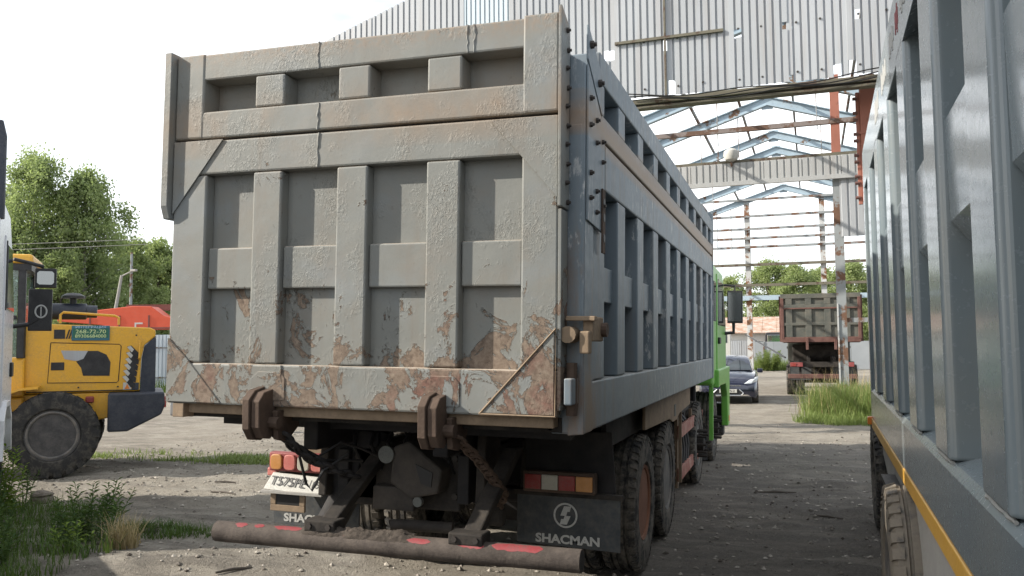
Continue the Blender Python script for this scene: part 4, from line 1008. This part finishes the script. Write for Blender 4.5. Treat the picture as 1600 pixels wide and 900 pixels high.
# ------------------------------------------------------------------ wheel loader
LA = math.radians(42)
ld = thing('wheel_loader', 'yellow wheel loader with navy counterweight parked at the left', 'loader', (-8.56, 6.17, 0), (0, 0, LA))
hood = MB().prism([(-.45, 1.20), (-.45, 2.27), (1.30, 2.20), (1.38, 2.16), (1.38, 2.06), (1.22, 1.92), (1.18, 1.72), (1.16, 1.20)], 'y', -.52, .52).build('hood', M['yellow'], ld, .02, seg=3)
MB().prism([(1.382, 2.07), (1.225, 1.915), (1.185, 1.72), (1.165, 1.18), (1.39, 1.18), (1.39, 2.0)], 'y', -.515, .515).build('radiator_grille', M['navy'], ld, .01)
lw = -.5225
MB().prism([(-.09, 1.97), (.86, 1.94), (.89, 1.91), (.86, 1.37), (.83, 1.34), (-.12, 1.36)], 'y', lw-.002, lw+.005).build('hood_door', M['yellow'], hood, .004)
mb = MB().tube([(-.09, lw-.003, 1.97), (.86, lw-.003, 1.94), (.885, lw-.003, 1.91), (.855, lw-.003, 1.37), (.83, lw-.003, 1.345), (-.12, lw-.003, 1.36), (-.09, lw-.003, 1.97)], .006, 4)
mb.build('door_gap', M['black'], hood)
P = [(.42, 1.84), (.56, 1.84), (.68, 1.78), (.74, 1.66), (.73, 1.45), (.36, 1.46), (.33, 1.58), (.26, 1.68), (.36, 1.72)]
MB().prism(P, 'y', lw-.007, lw).build('door_opening', M['black'], hood)
P = [(.05, 1.85), (.42, 1.84), (.36, 1.70), (.24, 1.69), (.10, 1.72)]
MB().prism(P, 'y', lw-.006, lw).build('bare_metal_patch', M['corr'], hood)
B(-.08, .10, lw-.012, lw, 1.55, 1.67).build('door_latch', M['black'], hood, .006)
for k in range(6):
    z = 1.90-.093*k; x = .99-.012*k
    MB().prism([(x-.02, z), (x+.04, z+.02), (x+.17, z-.12), (x+.16, z-.19), (x+.10, z-.17)], 'y', lw-.008, lw).build('louvre_slot', M['black'], hood)
    MB().prism([(x-.02, z-.005), (x+.03, z+.015), (x+.08, z-.045), (x+.05, z-.09)], 'y', lw-.011, lw-.007).build('louvre_chip', M['white'], hood)
MB().tube([(1.16, lw, 1.98), (1.16, lw-.05, 1.97), (1.15, lw-.05, 1.72), (1.15, lw, 1.70)], .016, 8).build('grab_handle', M['yellow'], hood)
sg = B(.19, .72, lw-.02, lw-.004, 2.0, 2.23).build('sign', M['signteal'], hood, .012)
B(.205, .705, lw-.023, lw-.019, 2.04, 2.19).build('sign_field', M['signgreen'], sg)
fm = lambda x, z: face_my((x, lw-.0245, z))
text_mb('ИНТЕГРАЦИЯ', .42, .042, .003, fm(.455, 2.205)).build('lettering', M['signblue'], sg)
text_mb('268-72-70', .42, .058, .003, fm(.455, 2.14)).build('lettering', M['signtxt'], sg)
text_mb('89306684000', .43, .05, .003, fm(.455, 2.07)).build('lettering', M['signtxt'], sg)
B(-.05, .10, lw-.006, lw, 2.03, 2.17).build('dark_panel', M['black'], hood); 
for k in range(3): MB().prism([(.11+.035*k, 2.03), (.13+.035*k, 2.03), (.17+.035*k, 2.17), (.15+.035*k, 2.17)], 'y', lw-.006, lw).build('dark_stripe', M['black'], hood)
B(.925, 1.04, lw-.006, lw, 1.22, 1.34).build('warning_label', M['white'], hood); MB().prism([(.945, 1.24), (1.02, 1.24), (.983, 1.32)], 'y', lw-.009, lw-.005).build('warning_triangle', M['orange'], hood)
B(1.05, 1.15, lw-.006, lw, 1.23, 1.335).build('warning_label', M['navy'], hood)
MB().tube([(.02, -.40, 2.27), (.02, -.40, 2.40), (.06, -.40, 2.44), (.78, -.40, 2.39), (.84, -.40, 2.36), (.84, -.40, 2.25)], .02, 8).build('handrail', M['yellow'], hood)
MB().lathe([(0, .02), (.0, .13), (.5, .13), (.52, .10), (.66, .10), (.66, .02)], (-.15, .05, 2.47), 'x', 20, False).build('air_cleaner', M['navy'], hood, smooth=True)
MB().lathe([(0, .05), (.12, .05), (.12, .17), (.16, .17), (.20, .10), (.21, .02)], (.16, .05, 2.56), 'z', 20, False).build('intake_cap', M['black'], hood, smooth=True)
MB().prism([(.72, .60), (.72, 1.19), (1.52, 1.19), (1.54, 1.0), (1.48, .84), (1.0, .60)], 'y', -.80, .80).build('counterweight', M['navy'], ld, .03)
B(1.46, 1.55, -.79, -.70, .95, 1.12).build('reflector', M['lred'], ld, .01)
MB().prism([(-.55, .85), (-.55, 1.19), (.74, 1.19), (.74, .80), (.3, .72)], 'y', -.50, .50).build('rear_frame', M['yellow'], ld, .02)
B(.40, .52, -.54, -.49, 1.04, 1.14).build('marker_lamp', M['lred'], ld, .02)
for (x, z) in ((-.3, 1.28), (.3, 1.28), (.85, 1.28), (1.08, 1.28), (-.3, 2.18), (1.1, 2.08)): MB().lathe([(-.012, .014), (0, .014)], (x, lw, z), 'y', 6, False).build('bolt', M['bolt'], hood)
MB().tube([(-.43, lw+.02, 1.22), (-.43, lw-.004, 1.24), (-.43, lw-.004, 2.25)], .006, 4).build('panel_gap', M['black'], hood)
MB().tube([(-.4, lw-.004, 1.225), (1.15, lw-.004, 1.225)], .008, 4).build('panel_gap', M['black'], hood)
for k in range(3): MB().tube([(-.9+.1*k, -.5, .9), (-.75+.1*k, -.58, .78), (-.55, -.52, .9-.05*k)], .02, 8).build('hydraulic_hose', M['black'], ld, smooth=True)
# cab
lc = MB().box(-1.85, -.42, -.65, .65, .95, 1.16).box(-1.85, -.42, -.62, .62, 1.16, 1.75).build('cab', M['yellow'], ld, .03)
for (x, y) in ((-.48, -.60), (-.48, .60), (-1.78, -.60), (-1.78, .60)): B(x-.05, x+.05, y-.05, y+.05, 1.74, 3.16).build('pillar', M['black'], lc, .01)
B(-1.95, -.34, -.70, .70, 3.16, 3.30).build('roof', M['yellow'], lc, .04); B(-1.9, -.36, -.66, .66, 3.06, 3.158).build('roof_lining', M['black'], lc)
gl = NB('tinted_cab_glass').done((.55, .75, .70), .03, 0., None, .5, Transmission_Weight=.92)
B(-1.72, -.54, -.605, -.595, 1.76, 3.06).build('side_glass', gl, lc); B(-.475, -.465, -.54, .54, 1.76, 3.06).build('rear_glass', gl, lc)
B(-1.35, -.9, -.25, .25, 1.76, 2.35).build('driver_seat', M['seat'], lc, .05); B(-.95, -.85, -.22, .22, 2.2, 2.75).build('seat_back', M['seat'], lc, .04)
B(-1.72, -.54, -.63, -.60, 2.32, 2.38).build('window_bar', M['black'], lc)
MB().tube([(-.9, -.66, 1.5), (-.66, -.68, 2.1)], .015, 6).build('grab_rail', M['orange'], lc)
MB().prism([(-2.0, .5), (-2.0, .95), (-.55, .95), (-.55, .6)], 'y', -.45, .45).build('front_frame', M['black'], ld)
for x in (0., -2.75):
    for s in (-1, 1):
        key = ('ldr', s)
        if key not in WM: WM[key] = (tyre_mb(.625, .40, .36, 22, .05, 56, .3, .84).mesh('tyre', M['tyreL'], True), rim_mb(.40, .36, s, .2, 12).mesh('rim', M['rimdark'], True))
        t = link('wheel', WM[key][0], ld); t.location = (x, s*.78, .605); t.rotation_euler = (random.uniform(0, 6), 0, math.radians(-90)); t.rotation_euler = Matrix.Rotation(math.radians(90), 4, 'Z').to_euler()
        link('rim', WM[key][1], t)
        rg = [(s*.165, .335*math.cos(a), .335*math.sin(a)) for a in np.linspace(0, 2*math.pi, 41)]
        MB().tube(rg, .022, 8, False).build('rim_ring', M['rim'], t, smooth=True)
        hb = MB().lathe([(s*.02, .17), (s*.12, .16), (s*.15, .12), (s*.16, .01)], (0, 0, 0), 'x', 24, False)
        for kk in range(12): hb.tube([(s*.0, .235*math.cos(kk*.5236), .235*math.sin(kk*.5236)), (s*.10, .235*math.cos(kk*.5236), .235*math.sin(kk*.5236))], .018, 6)
        hb.build('hub', M['rimbrown'], t, smooth=True)
MB().tube([(0, -.7, .6), (0, .7, .6)], .15, 12).build('axle', M['black'], ld)
MB().prism([(-.85, 1.02), (-.75, 1.20), (-.45, 1.30), (-.2, 1.32), (-.2, 1.29), (-.44, 1.27), (-.72, 1.17), (-.82, 1.02)], 'y', -1.0, -.55).build('fender', M['yellow'], ld)
MB().prism([(-2.2, .7), (-2.2, 1.5), (-3.4, 1.2), (-4.2, .3), (-4.1, .2), (-3.2, .8)], 'y', -.45, .45).build('lift_arm', M['yellow'], ld, .03)
MB().prism([(-4.0, .02), (-4.9, .02), (-4.2, .75), (-4.0, .7)], 'y', -1.15, 1.15).build('bucket', M['yellow'], ld, .02)

# ------------------------------------------------------------------ white truck at the left edge
ha = math.radians(135.3)            # heading
hv = Vector((math.cos(ha), math.sin(ha), 0))
wt = thing('white_truck', 'white truck cab with black mirrors cut off by the left edge', 'truck', (-5.192, 2.218, 0), (0, 0, ha-math.pi/2))
# local: +y heading, x=0 right side, body to -x
wc = MB().prism([(.0, 1.05), (.0, 3.25), (.25, 3.50), (1.35, 3.45), (1.75, 3.1), (2.15, 2.35), (2.28, 1.2), (2.25, .75), (1.9, .75)], 'x', -2.35, -.03).build('cab', M['cabwhite'], wt, .07, seg=4)
dr_ = MB().prism([(.62, 1.15), (.62, 3.12), (1.35, 3.12), (1.95, 2.3), (1.95, 1.15)], 'x', -.05, -.012).build('door', M['cabwhite'], wc, .01)
MB().prism([(.74, 2.32), (.74, 3.02), (1.30, 3.02), (1.80, 2.32)], 'x', -.02, .002).build('door_window', M['glass'], dr_, .004)
B(-.012, .02, 1.55, 1.75, 1.55, 1.72).build('door_handle', M['black'], dr_, .012)
B(-.03, .0, .64, .67, 2.30, 3.06).build('window_frame', M['black'], dr_)
MB().prism([(.35, .70), (.42, 1.12), (.7, 1.30), (1.2, 1.30), (1.52, 1.12), (1.62, .70), (1.56, .70), (1.46, 1.08), (1.17, 1.24), (.73, 1.24), (.48, 1.08), (.41, .70)], 'x', -.5, .03).build('wheel_arch', M['cabwhite'], wc, .006)
wheel(wt, (-.20, 1.0, .53), .53, .31, .29, 1, 'tyre', 'rim', ('wt', 1)); wheel(wt, (-2.15, 1.0, .53), .53, .31, .29, -1, 'tyre', 'rim', ('wt', -1))
MB().box(-2.3, -.1, 2.0, 2.32, .35, .9).build('bumper', M['cabwhite'], wc, .05)
mr = MB().tube([(-.03, 1.95, 2.98), (.12, 2.0, 2.95), (.30, 2.0, 2.90)], .025, 8).tube([(-.03, 1.95, 2.15), (.15, 2.0, 2.18), (.25, 2.0, 2.25)], .03, 8).box(.14, .40, 1.98, 2.10, 2.10, 2.62).box(.20, .44, 1.98, 2.10, 2.64, 2.88).build('mirror', M['black'], wc, .05, seg=4)
MB().prism([(.25, 2.675), (.39, 2.675), (.415, 2.70), (.415, 2.82), (.39, 2.845), (.25, 2.845), (.225, 2.82), (.225, 2.70)], 'y', 1.972, 1.985).build('mirror_glass', M['mirrordk'], mr, .002)
rg = [(.28+.062*math.cos(a), 1.975, 2.34+.075*math.sin(a)) for a in np.linspace(0, 2*math.pi, 25)]
MB().tube(rg, .011, 6, False).box(.274, .286, 1.968, 1.98, 2.28, 2.40).build('emblem', M['letter'], mr)
MB().tube([(-.06, -.10, 3.2), (-.06, -.10, 4.05), (-.08, -.10, 4.20)], [.075, .075, .06], 14).build('exhaust_stack', M['navy'], wt, smooth=True)
B(-.10, -.02, -.16, -.03, 1.2, 3.35).build('side_deflector', M['cabwhite'], wt, .02)
B(-2.2, -.5, -5.0, 1.5, .7, .95).build('chassis_rail', M['under'], wt)

# ------------------------------------------------------------------ red machinery, fence and lamp pole far left
rm = thing('red_boom', 'red steel boom of a machine lying behind the yellow loader', 'machine', (-21.7, 21.4, .16), (0, 0, .325))
MB().prism([(-2.2, 2.75), (-2.2, 3.0), (.6, 3.30), (1.3, 3.28), (1.75, 2.95), (2.35, 2.75), (2.4, 2.42), (.4, 2.40), (-.6, 2.6)], 'y', -.35, .35).build('boom', M['machred'], rm, .02)
B(-1.8, .6, -.45, .45, 1.3, 2.3).build('frame', M['machred'], rm, .03)
MB().prism([(2.25, 2.62), (2.25, 3.02), (3.6, 3.05), (3.6, 2.3), (2.75, 2.3)], 'y', -.3, .3).build('dark_arm', M['under2'], rm, .02)
for x in (-1.0, .1, 1.2): B(x, x+.06, -.37, -.352, 2.45, 2.95).build('stiffener', M['machbrown'], rm)
B(-2.1, 2.2, -.38, -.352, 2.44, 2.50).build('lower_flange', M['machbrown'], rm)
MB().box(-.2, 3.6, .9, 1.1, 3.18, 3.42).build('rear_beam', M['machbrown'], rm)
for x in (-1.5, -.2):
    for y in (-.7, .7):
        t = wheel(rm, (x, y, .5), .5, .3, .28, 1, 'tyre', 'rim', ('rm', 1)); t.rotation_euler = (0, 0, math.pi/2)
B(.7, 1.0, -.36, -.352, 2.62, 2.68).build('mark', M['white'], rm); B(.7, .76, -.36, -.352, 2.5, 2.62).build('mark', M['white'], rm)
fc = thing('sheet_fence', 'pale blue-white corrugated metal fence behind the loader', 'fence', (-23.6, 26.06, 0), (0, 0, .33))
for k in range(9):
    x = -6.3+.95*k; mb = corr_sheet(x, x+1.0, .05, lambda q: 2.46, .01*(k % 2), .16, .035); me = bpy.data.meshes.new('fence_sheet'); me.from_pydata(mb.v, [], mb.f); me.materials.append(M['corrblue']); link('fence_sheet', me, fc)
for z in (.6, 1.9): B(-6.3, 2.3, -.06, -.035, z-.03, z+.03).build('fence_rail', M['steelgrey'], fc)
for x in (-6.2, -3.4, -.6, 1.0, 2.2): B(x, x+.08, -.16, -.065, 0, 2.5).build('fence_post', M['steelgrey'], fc)
gp_ = B(.45, .72, -.22, -.10, .1, 2.3).build('white_board', M['white'], fc, label='white upright board leaning on the fence')
pl = thing('lamp_pole', 'thin leaning pale pole with short arm above the red boom', 'pole', (-26.9, 26.1, 0))
MB().tube([(0, 0, 0), (.4, 0, 3.1), (.80, 0, 5.16)], [.09, .08, .06], 10).build('pole', M['concrete'], pl, smooth=True)
MB().tube([(.80, 0, 5.12), (1.3, .14, 5.36)], .035, 8).build('arm', M['concrete'], pl); B(1.2, 1.5, .05, .2, 5.32, 5.42).build('lamp_head', M['concrete'], pl, .02)
pl2 = thing('utility_pole', 'grey utility pole among the birch leaves', 'pole', (-31.0, 32.0, 0))
MB().tube([(0, 0, 0), (0, 0, 7.0)], [.10, .06], 10).build('pole', M['steelgrey'], pl2, smooth=True)
for q, dz in enumerate((0, .28)):
    w = MB().tube([(-60+30*t/12*1.0+0, 10+22*t/12, 7.2+dz-.9*math.sin(math.pi*t/12)+(.2 if t > 6 else 0)) for t in range(13)], .014, 5).build('overhead_wire', M['concrete'])
    tag(w, ('lower' if q == 0 else 'upper')+' of two overhead wires crossing the birches', 'wire', 'overhead wires')

# ------------------------------------------------------------------ background right: fence, shed, bushes
rf = thing('grey_fence', 'grey sheet metal fence at the far end of the yard', 'fence', (0, 57.2, 0))
for k in range(16):
    x = -.1+1.25*k if k else -.1
    B(x, x+1.24, 0, .03+.01*(k % 2), .05, 1.95).build('fence_sheet', M['fencegrey'], rf)
for k in range(8): B(.45+2.5*k, .53+2.5*k, -.07, -.005, 0, 2.0).build('fence_post', M['steelgrey'], rf)
sh = thing('shed', 'long white shed with rusty red tin roof behind the fence', 'shed', (0, 62, 0))
B(-9, 1.9, 0, 6, 0, 2.7).build('wall', M['plaster'], sh)
for k in range(11):
    MB().hexa([(-9.2+1.05*k, -.4, 2.60), (-8.17+1.05*k, -.4, 2.60), (-8.17+1.05*k, 3.2, 3.86), (-9.2+1.05*k, 3.2, 3.86), (-9.2+1.05*k, -.4, 2.66), (-8.17+1.05*k, -.4, 2.66), (-8.17+1.05*k, 3.2, 3.92), (-9.2+1.05*k, 3.2, 3.92)]).build('roof_sheet', M['rooftin'], sh)
wn = B(-1.0, .3, -.03, .02, .9, 2.0).build('window', M['glass'], sh)
xs = -4.2
while xs < -.6:
    mb = corr_sheet(xs, xs+1., .4, lambda q: 2.05, -.12, .16, .03); me = bpy.data.meshes.new('clad_sheet'); me.from_pydata(mb.v, [], mb.f); me.materials.append(M['corr']); link('clad_sheet', me, sh); xs += .98
kv = thing('white_cabinet', 'small white kiosk box beside the far corrugated shed wall', 'kiosk', (-1.62, 50.0, 0))
B(-.5, .35, 0, .5, .05, 2.65).build('body', M['white'], kv, .02); B(-.3, .15, -.02, .005, 1.9, 2.4).build('window', M['glass'], kv)
van = thing('parked_van', 'dark parked vehicle seen over the grey fence', 'van', (1.3, 59.6, 0))
loft([[(x, 0, z) for x, z in ((-.85, .4), (-.9, 1.2), (-.75, 2.6), (.75, 2.6), (.9, 1.2), (.85, .4))], [(x, 1.6, z) for x, z in ((-.85, .4), (-.9, 1.2), (-.72, 2.65), (.72, 2.65), (.9, 1.2), (.85, .4))]]).build('body', M['carblack'], van, .06)
B(-.62, .62, -.03, .02, 1.75, 2.45).build('windscreen', M['mirror'], van, .03)
for s in (-1, 1): wheel(van, (s*.75, .5, .35), .35, .2, .2, s, 'tyre', 'rim', ('van', s))

# ------------------------------------------------------------------ vegetation
def leaf_quads(C, size, droop, rng, asp=.62):
    n = len(C); d = rng.normal(size=(n, 3)); d[:, 2] -= droop; d /= np.linalg.norm(d, axis=1)[:, None]
    u = rng.normal(size=(n, 3)); s = np.cross(d, u); s /= np.linalg.norm(s, axis=1)[:, None]+1e-9
    L = size*rng.uniform(.6, 1.35, n)[:, None]
    V = np.stack([C-d*L*.5, C+s*L*asp*.5, C+d*L*.5, C-s*L*asp*.5], 1).reshape(-1, 3)
    F = np.arange(4*n).reshape(-1, 4); return V, F
def np_mesh(name, V, F, mat):
    me = bpy.data.meshes.new(name); me.from_pydata(V.tolist(), [], F.tolist()); me.materials.append(mat); return me
def tree_meshes(seed, H, R, base, nleaf, leaf, lmat, bmat, weep=.6, nl=26, top_pow=.8):
    rng = np.random.default_rng(seed); tr = MB()
    bend = rng.uniform(-.3, .3, 2)
    def axis_at(t): return np.array([bend[0]*math.sin(t*2.2)*H*.06, bend[1]*math.sin(t*1.7)*H*.06, t*H])
    tr.tube([tuple(axis_at(t)) for t in np.linspace(0, .97, 10)], [max(.012, H*.016*(1-t)**.8) for t in np.linspace(0, .97, 10)], 8)
    C = []
    for k in range(nl):
        t = base+(1-base)*(k+rng.random()*.8)/nl; t = min(t, .97)
        prof = (math.sin(min(1, (t-base)/(1-base)*.92+.10)*math.pi)**top_pow)*(1.0 if rng.random() > .18 else .6)
        a = k*2.4+rng.uniform(-.5, .5); ln = R*prof*rng.uniform(.65, 1.15)+.3
        p0 = axis_at(t*.96); e = rng.uniform(.15, .75)
        p1 = p0+np.array([math.cos(a)*ln*.55, math.sin(a)*ln*.55, ln*e*.6]); p2 = p0+np.array([math.cos(a)*ln, math.sin(a)*ln, ln*e*.75])
        tr.tube([tuple(p0), tuple(p1), tuple(p2)], [H*.0055*(1.1-t)+.01, H*.003, .008], 5)
        ntw = 9
        for w in range(ntw):
            s = rng.uniform(.25, 1.05); q = p0+(p1-p0)*min(1, s*2) if s < .5 else p1+(p2-p1)*(s-.5)*2
            q = q+rng.normal(0, .10*R, 3)*np.array([1, 1, .8]); dl = rng.uniform(.25, 1.)*weep*R*.55
            sp = .055*R+.10
            m_ = max(4, int(nleaf/(nl*ntw)*rng.uniform(.45, 1.6)))
            u = rng.random(m_)[:, None]
            pts = q+np.array([math.cos(a), math.sin(a), 0])*u*sp*1.5+np.array([0, 0, -1])*u*dl+rng.normal(0, sp, (m_, 3))
            C.append(pts)
    C = np.concatenate(C); C = C[C[:, 2] > H*base*.55]
    V, F = leaf_quads(C, leaf, weep, rng)
    return tr.mesh('trunk', M[bmat], True), np_mesh('crown', V, F, M[lmat])
def tree(meshes, loc, rz, s, label, group, name='birch_tree', cat='tree'):
    t = thing(name, label, cat, loc, (0, 0, rz), group); t.scale = (s, s, s)
    link('trunk', meshes[0], t); link('crown', meshes[1], t); return t
tA = tree_meshes(1, 13.5, 2.9, .10, 40000, .165, 'leafA', 'bark', .95, 46)
tB = tree_meshes(2, 12.0, 2.4, .10, 34000, .165, 'leafA', 'bark', 1.05, 42)
tC = tree_meshes(3, 9.0, 1.7, .06, 20000, .17, 'leafB', 'barkd', .4, 34)
tD = tree_meshes(4, 9.5, 2.5, .08, 24000, .19, 'leafB', 'barkd', .35, 36, .6)
gL = 'trees behind the loader'
for (ms, u, w, s, rz, lb) in ((tA, -38.3, 32.2, 1.0, .3, 'tallest birch at the left edge behind the white truck'), (tB, -36.2, 34.0, 1.05, 1.4, 'tall drooping birch right of the tallest one behind the loader'),
                              (tB, -39.6, 31.0, .80, 2.9, 'half hidden birch behind the white cab'), (tC, -36.8, 38.4, 1.0, .2, 'small pale green birch left of the lamp pole'),
                              (tC, -37.3, 41.2, 1.02, 2., 'pale green pointed tree beyond the lamp pole'), (tC, -35.8, 42.8, 1.0, 4.1, 'pale green tree beside the tailgate edge'),
                              (tA, -36.0, 47.5, .66, 5., 'dark small tree against the tailgate edge'), (tB, -39.6, 34.6, .74, 4.4, 'low birch filling the gap behind the tallest birch'), (tC, -35.2, 31.6, .80, .9, 'rounded low birch in front of the gap between the two tall birches'), (tD, -37.6, 36.2, .80, 5.3, 'low leafy tree just left of the lamp pole'),
                              (tC, -33.0, 36.2, .62, 3.3, 'low green bushy tree above the red boom'), (tD, -37.8, 42.5, .88, 1.1, 'broad pale tree between the lamp pole and the tailgate')):
    tree(ms, (u, w, 0), rz, s, lb, gL)
gR = 'trees beyond the hangar'
for k, (ms, x, y, s, lb) in enumerate(((tD, .1, 80, 1.04, 'round topped tree beside the left far post of the hangar'), (tC, -3.4, 82, .95, 'slim tree just above the green cab'), (tD, 3.0, 79, .98, 'broad pale tree above the olive truck'),
                        (tC, 5.3, 84, 1.05, 'pointed tree left of the hangar column'), (tD, 7.6, 80, 1.0, 'tree right of the hangar column above the truck'), (tC, 9.6, 82, .9, 'last tree visible before the grey truck side'),
                        (tD, -6.0, 84, .9, 'tree mostly behind the green cab'), (tA, 5.0, 92, .74, 'dark tree deeper in the row above the truck'), (tC, 1.6, 90, 1.0, 'dark slim tree between the two round ones'))):
    tree(ms, (x, y, 0), k*1.3, s, lb, gR, 'leafy_tree')

def blades(n, region, h, w, rng, bend=.45, dens=None, seg=3):
    V = []; F = []
    for _ in range(n):
        for _t in range(30):
            x = rng.uniform(region[0], region[1]); y = rng.uniform(region[2], region[3])
            if dens is None or rng.random() < dens(x, y): break
        z = gz(x, y)-.01; H = h*rng.uniform(.45, 1.15); a = rng.uniform(0, 6.28); b = bend*H*rng.uniform(.2, 1.2); ww = w*rng.uniform(.6, 1.3)
        dx, dy = math.cos(a), math.sin(a); o = len(V)
        for i in range(seg+1):
            t = i/seg; c = (x+dx*b*t*t, y+dy*b*t*t, z+H*(t-.25*(b/H)*t*t)); k = ww*(1-t)**.7*.5 if i < seg else 0
            V.append((c[0]-dy*k, c[1]+dx*k, c[2])); V.append((c[0]+dy*k, c[1]-dx*k, c[2]))
        for i in range(seg): F.append((o+2*i, o+2*i+1, o+2*i+3, o+2*i+2))
    return V, F
def grass(name, label, n, region, h, w, mat, seed, bend=.45, dens=None):
    V, F = blades(n, region, h, w, np.random.default_rng(seed), bend, dens)
    me = bpy.data.meshes.new(name); me.from_pydata(V, [], F); me.materials.append(M[mat])
    tag(link(name, me), label, 'grass', kind='stuff')
ell = lambda cx, cy, rx, ry: (lambda x, y: max(0., 1-((x-cx)/rx)**2-((y-cy)/ry)**2)**.7)
grass('tall_grass', 'tall sunlit yellow-green grass clump at the foot of the hangar column', 6500, (2.0, 6.2, 16.3, 21.0), .95, .018, 'grass', 1, .75, lambda x, y: ell(4.15, 18.5, 1.65, 1.9)(x, y)*(.25+1.5*max(0., float(vnoise(np.array([x*1.6]), np.array([y*1.6]), 41)[0])+.35)))
grass('seed_grass', 'pale dry seed stalks standing in the tall grass clump', 420, (2.2, 5.9, 16.8, 20.6), 1.25, .012, 'straw', 2, .45, ell(4.0, 18.8, 1.6, 1.8))
grass('low_grass', 'low green grass fringe in front of the tall clump', 2200, (2.4, 5.2, 15.8, 17.6), .28, .016, 'grass', 3, .7, ell(3.7, 16.8, 1.4, .75))
cl = lambda x, y: .03+max(0, float(vnoise(np.array([x*1.1]), np.array([y*2.6]), 21)[0])*3.2-.1+.25*(x+6.5)/2.5)*max(0., 1-abs((y-7.75-.05*(x+6))/.45))
grass('grass_strip', 'thin strip of green grass between the ruts behind the left side of the truck', 3600, (-9.4, -3.9, 7.2, 8.3), .13, .018, 'grass', 4, 1.1, cl)
grass('grass_patch', 'green grass patch left of the underrun bar end', 1100, (-4.5, -2.95, 2.45, 3.2), .13, .011, 'grassdk', 5, 1.1, ell(-3.75, 2.85, .75, .3))
grass('verge_grass', 'lush dark grass in the bottom left corner', 4200, (-6.4, -3.2, .6, 3.6), .24, .010, 'grassdk', 6, .9, lambda x, y: 1. if (x+y*.9 < -1.85+.25*math.sin(x*5)) and x < -3.45 else .0)
grass('dry_tuft', 'dry straw tuft beside the leafy weed', 260, (-3.78, -3.42, 2.05, 2.4), .36, .009, 'straw', 7, .8, ell(-3.6, 2.22, .18, .18))
grass('far_verge', 'rough grass along the foot of the far grey fence', 1500, (-.3, 6., 55.5, 57.1), .8, .06, 'grass', 8, .4)
grass('fence_weeds', 'rough weeds along the foot of the pale left fence', 900, (-30., -22.5, 23.2, 26.0), .7, .05, 'grassdk', 9, .5)

def weed(loc, stems, H, spread, leaf, mat, seed, label, lw=.24):
    rng = np.random.default_rng(seed); root = thing('leafy_weed', label, 'weed', (*loc, gz(*loc)), (0, 0, 0), 'leafy weeds'); sm = MB(); V = []; F = []
    for k in range(stems):
        a = rng.uniform(0, 6.28); r = spread*rng.random()**.6; x, y = r*math.cos(a)*.5, r*math.sin(a)*.5; h = H*rng.uniform(.55, 1.1)
        tip = np.array([x+r*math.cos(a)*.5, y+r*math.sin(a)*.5, h]); b = np.array([x, y, -.02]); md = (b+tip)/2+rng.normal(0, .02, 3)
        sm.tube([tuple(b), tuple(md), tuple(tip)], [.006, .004, .002], 5)
        nl = int(h/.018)
        for i in range(nl):
            t = .12+.88*i/nl; p = b+(tip-b)*t+(md-(b+tip)/2)*4*t*(1-t); la = i*2.4+rng.uniform(-.4, .4); L = leaf*(1.15-.6*t)*rng.uniform(.7, 1.2)
            d = np.array([math.cos(la), math.sin(la), .45+.5*t]); d /= np.linalg.norm(d); s = np.array([-math.sin(la), math.cos(la), 0])*L*lw*.5
            o = len(V); m1 = p+d*L*.45; e = p+d*L+np.array([0, 0, -.28*L])
            V += [p, m1+s, e, m1-s]; F.append((o, o+1, o+2, o+3))
    sm.build('stem', M['weed'], root); link('foliage', np_mesh('foliage', np.array(V), np.array(F), M[mat]), root)
weed((-4.15, 2.38), 26, .52, .42, .14, 'weed', 1, 'dark green leafy weed clump left of the dry straw tuft')
weed((-3.95, 2.0), 9, .24, .20, .10, 'weedlt', 2, 'small bright lime-green weed in front of the leafy clump', .4)
weed((-5.6, 2.35), 24, .62, .5, .15, 'weed', 3, 'tall weed at the left edge below the white truck')
weed((-4.75, 1.75), 30, .42, .55, .13, 'weed', 4, 'bushy weed filling the bottom left corner')
weed((-6.25, 3.05), 16, .75, .4, .16, 'weedlt', 5, 'light green tall weed against the white truck wheel', .3)
weed((-4.25, 1.35), 20, .34, .4, .12, 'weed', 6, 'low weed at the very bottom left of the yard')
weed((-6.3, 3.55), 5, .45, .22, .12, 'weed', 7, 'thin sprig standing beside the brown stone')
weed((-1.35, 49.5), 14, 1.1, .9, .3, 'weed', 8, 'bush at the foot of the far left post')
weed((.8, 54.5), 30, 1.3, 1.3, .35, 'grass', 9, 'green bush in front of the grey fence')

# stone
def rock(loc, s, seed, label, mat='rock'):
    rng = np.random.default_rng(seed); mb = MB(); n = 10
    rows = [(-.3, .9), (.0, 1.05), (.45, 1.0), (.62, .72), (.66, .98), (.85, .75), (.95, .3)]
    mb.lathe([(z, r) for z, r in rows], (0, 0, 0), 'z', n, False); mb.v = [tuple(s*np.array(p)*(1+rng.normal(0, .07, 3))) for p in mb.v]
    o = mb.build('stone', M[mat], None, .01); o.location = (*loc, gz(*loc)); tag(o, label, 'stone')
rock((-6.35, 3.85), .14, 3, 'squat brown stone with flat cap in front of the loader wheel')
for k, (x, y, l, a) in enumerate(((-5.0, 5.6, .3, .2), (-4.5, 4.9, .4, -.1), (-2.0, 1.75, .3, .9), (2.2, 7.0, .5, .2), (2.75, 5.6, .35, -.3))):
    w = MB().tube([(-l/2, 0, .012), (0, .02, .016), (l/2, 0, .010)], [.010, .014, .008], 6).build('stick', M['barkd']); w.location = (x, y, gz(x, y)); w.rotation_euler = (0, 0, a)
    tag(w, ['short dark stick in the ruts near the loader', 'dark stick in the lit strip between the loader and truck', 'short stick before the left end of the underrun bar', 'dark twig on the shaded lane far between the trucks', 'dark twig on the shaded lane nearer the camera'][k], 'stick', 'sticks on the ground')
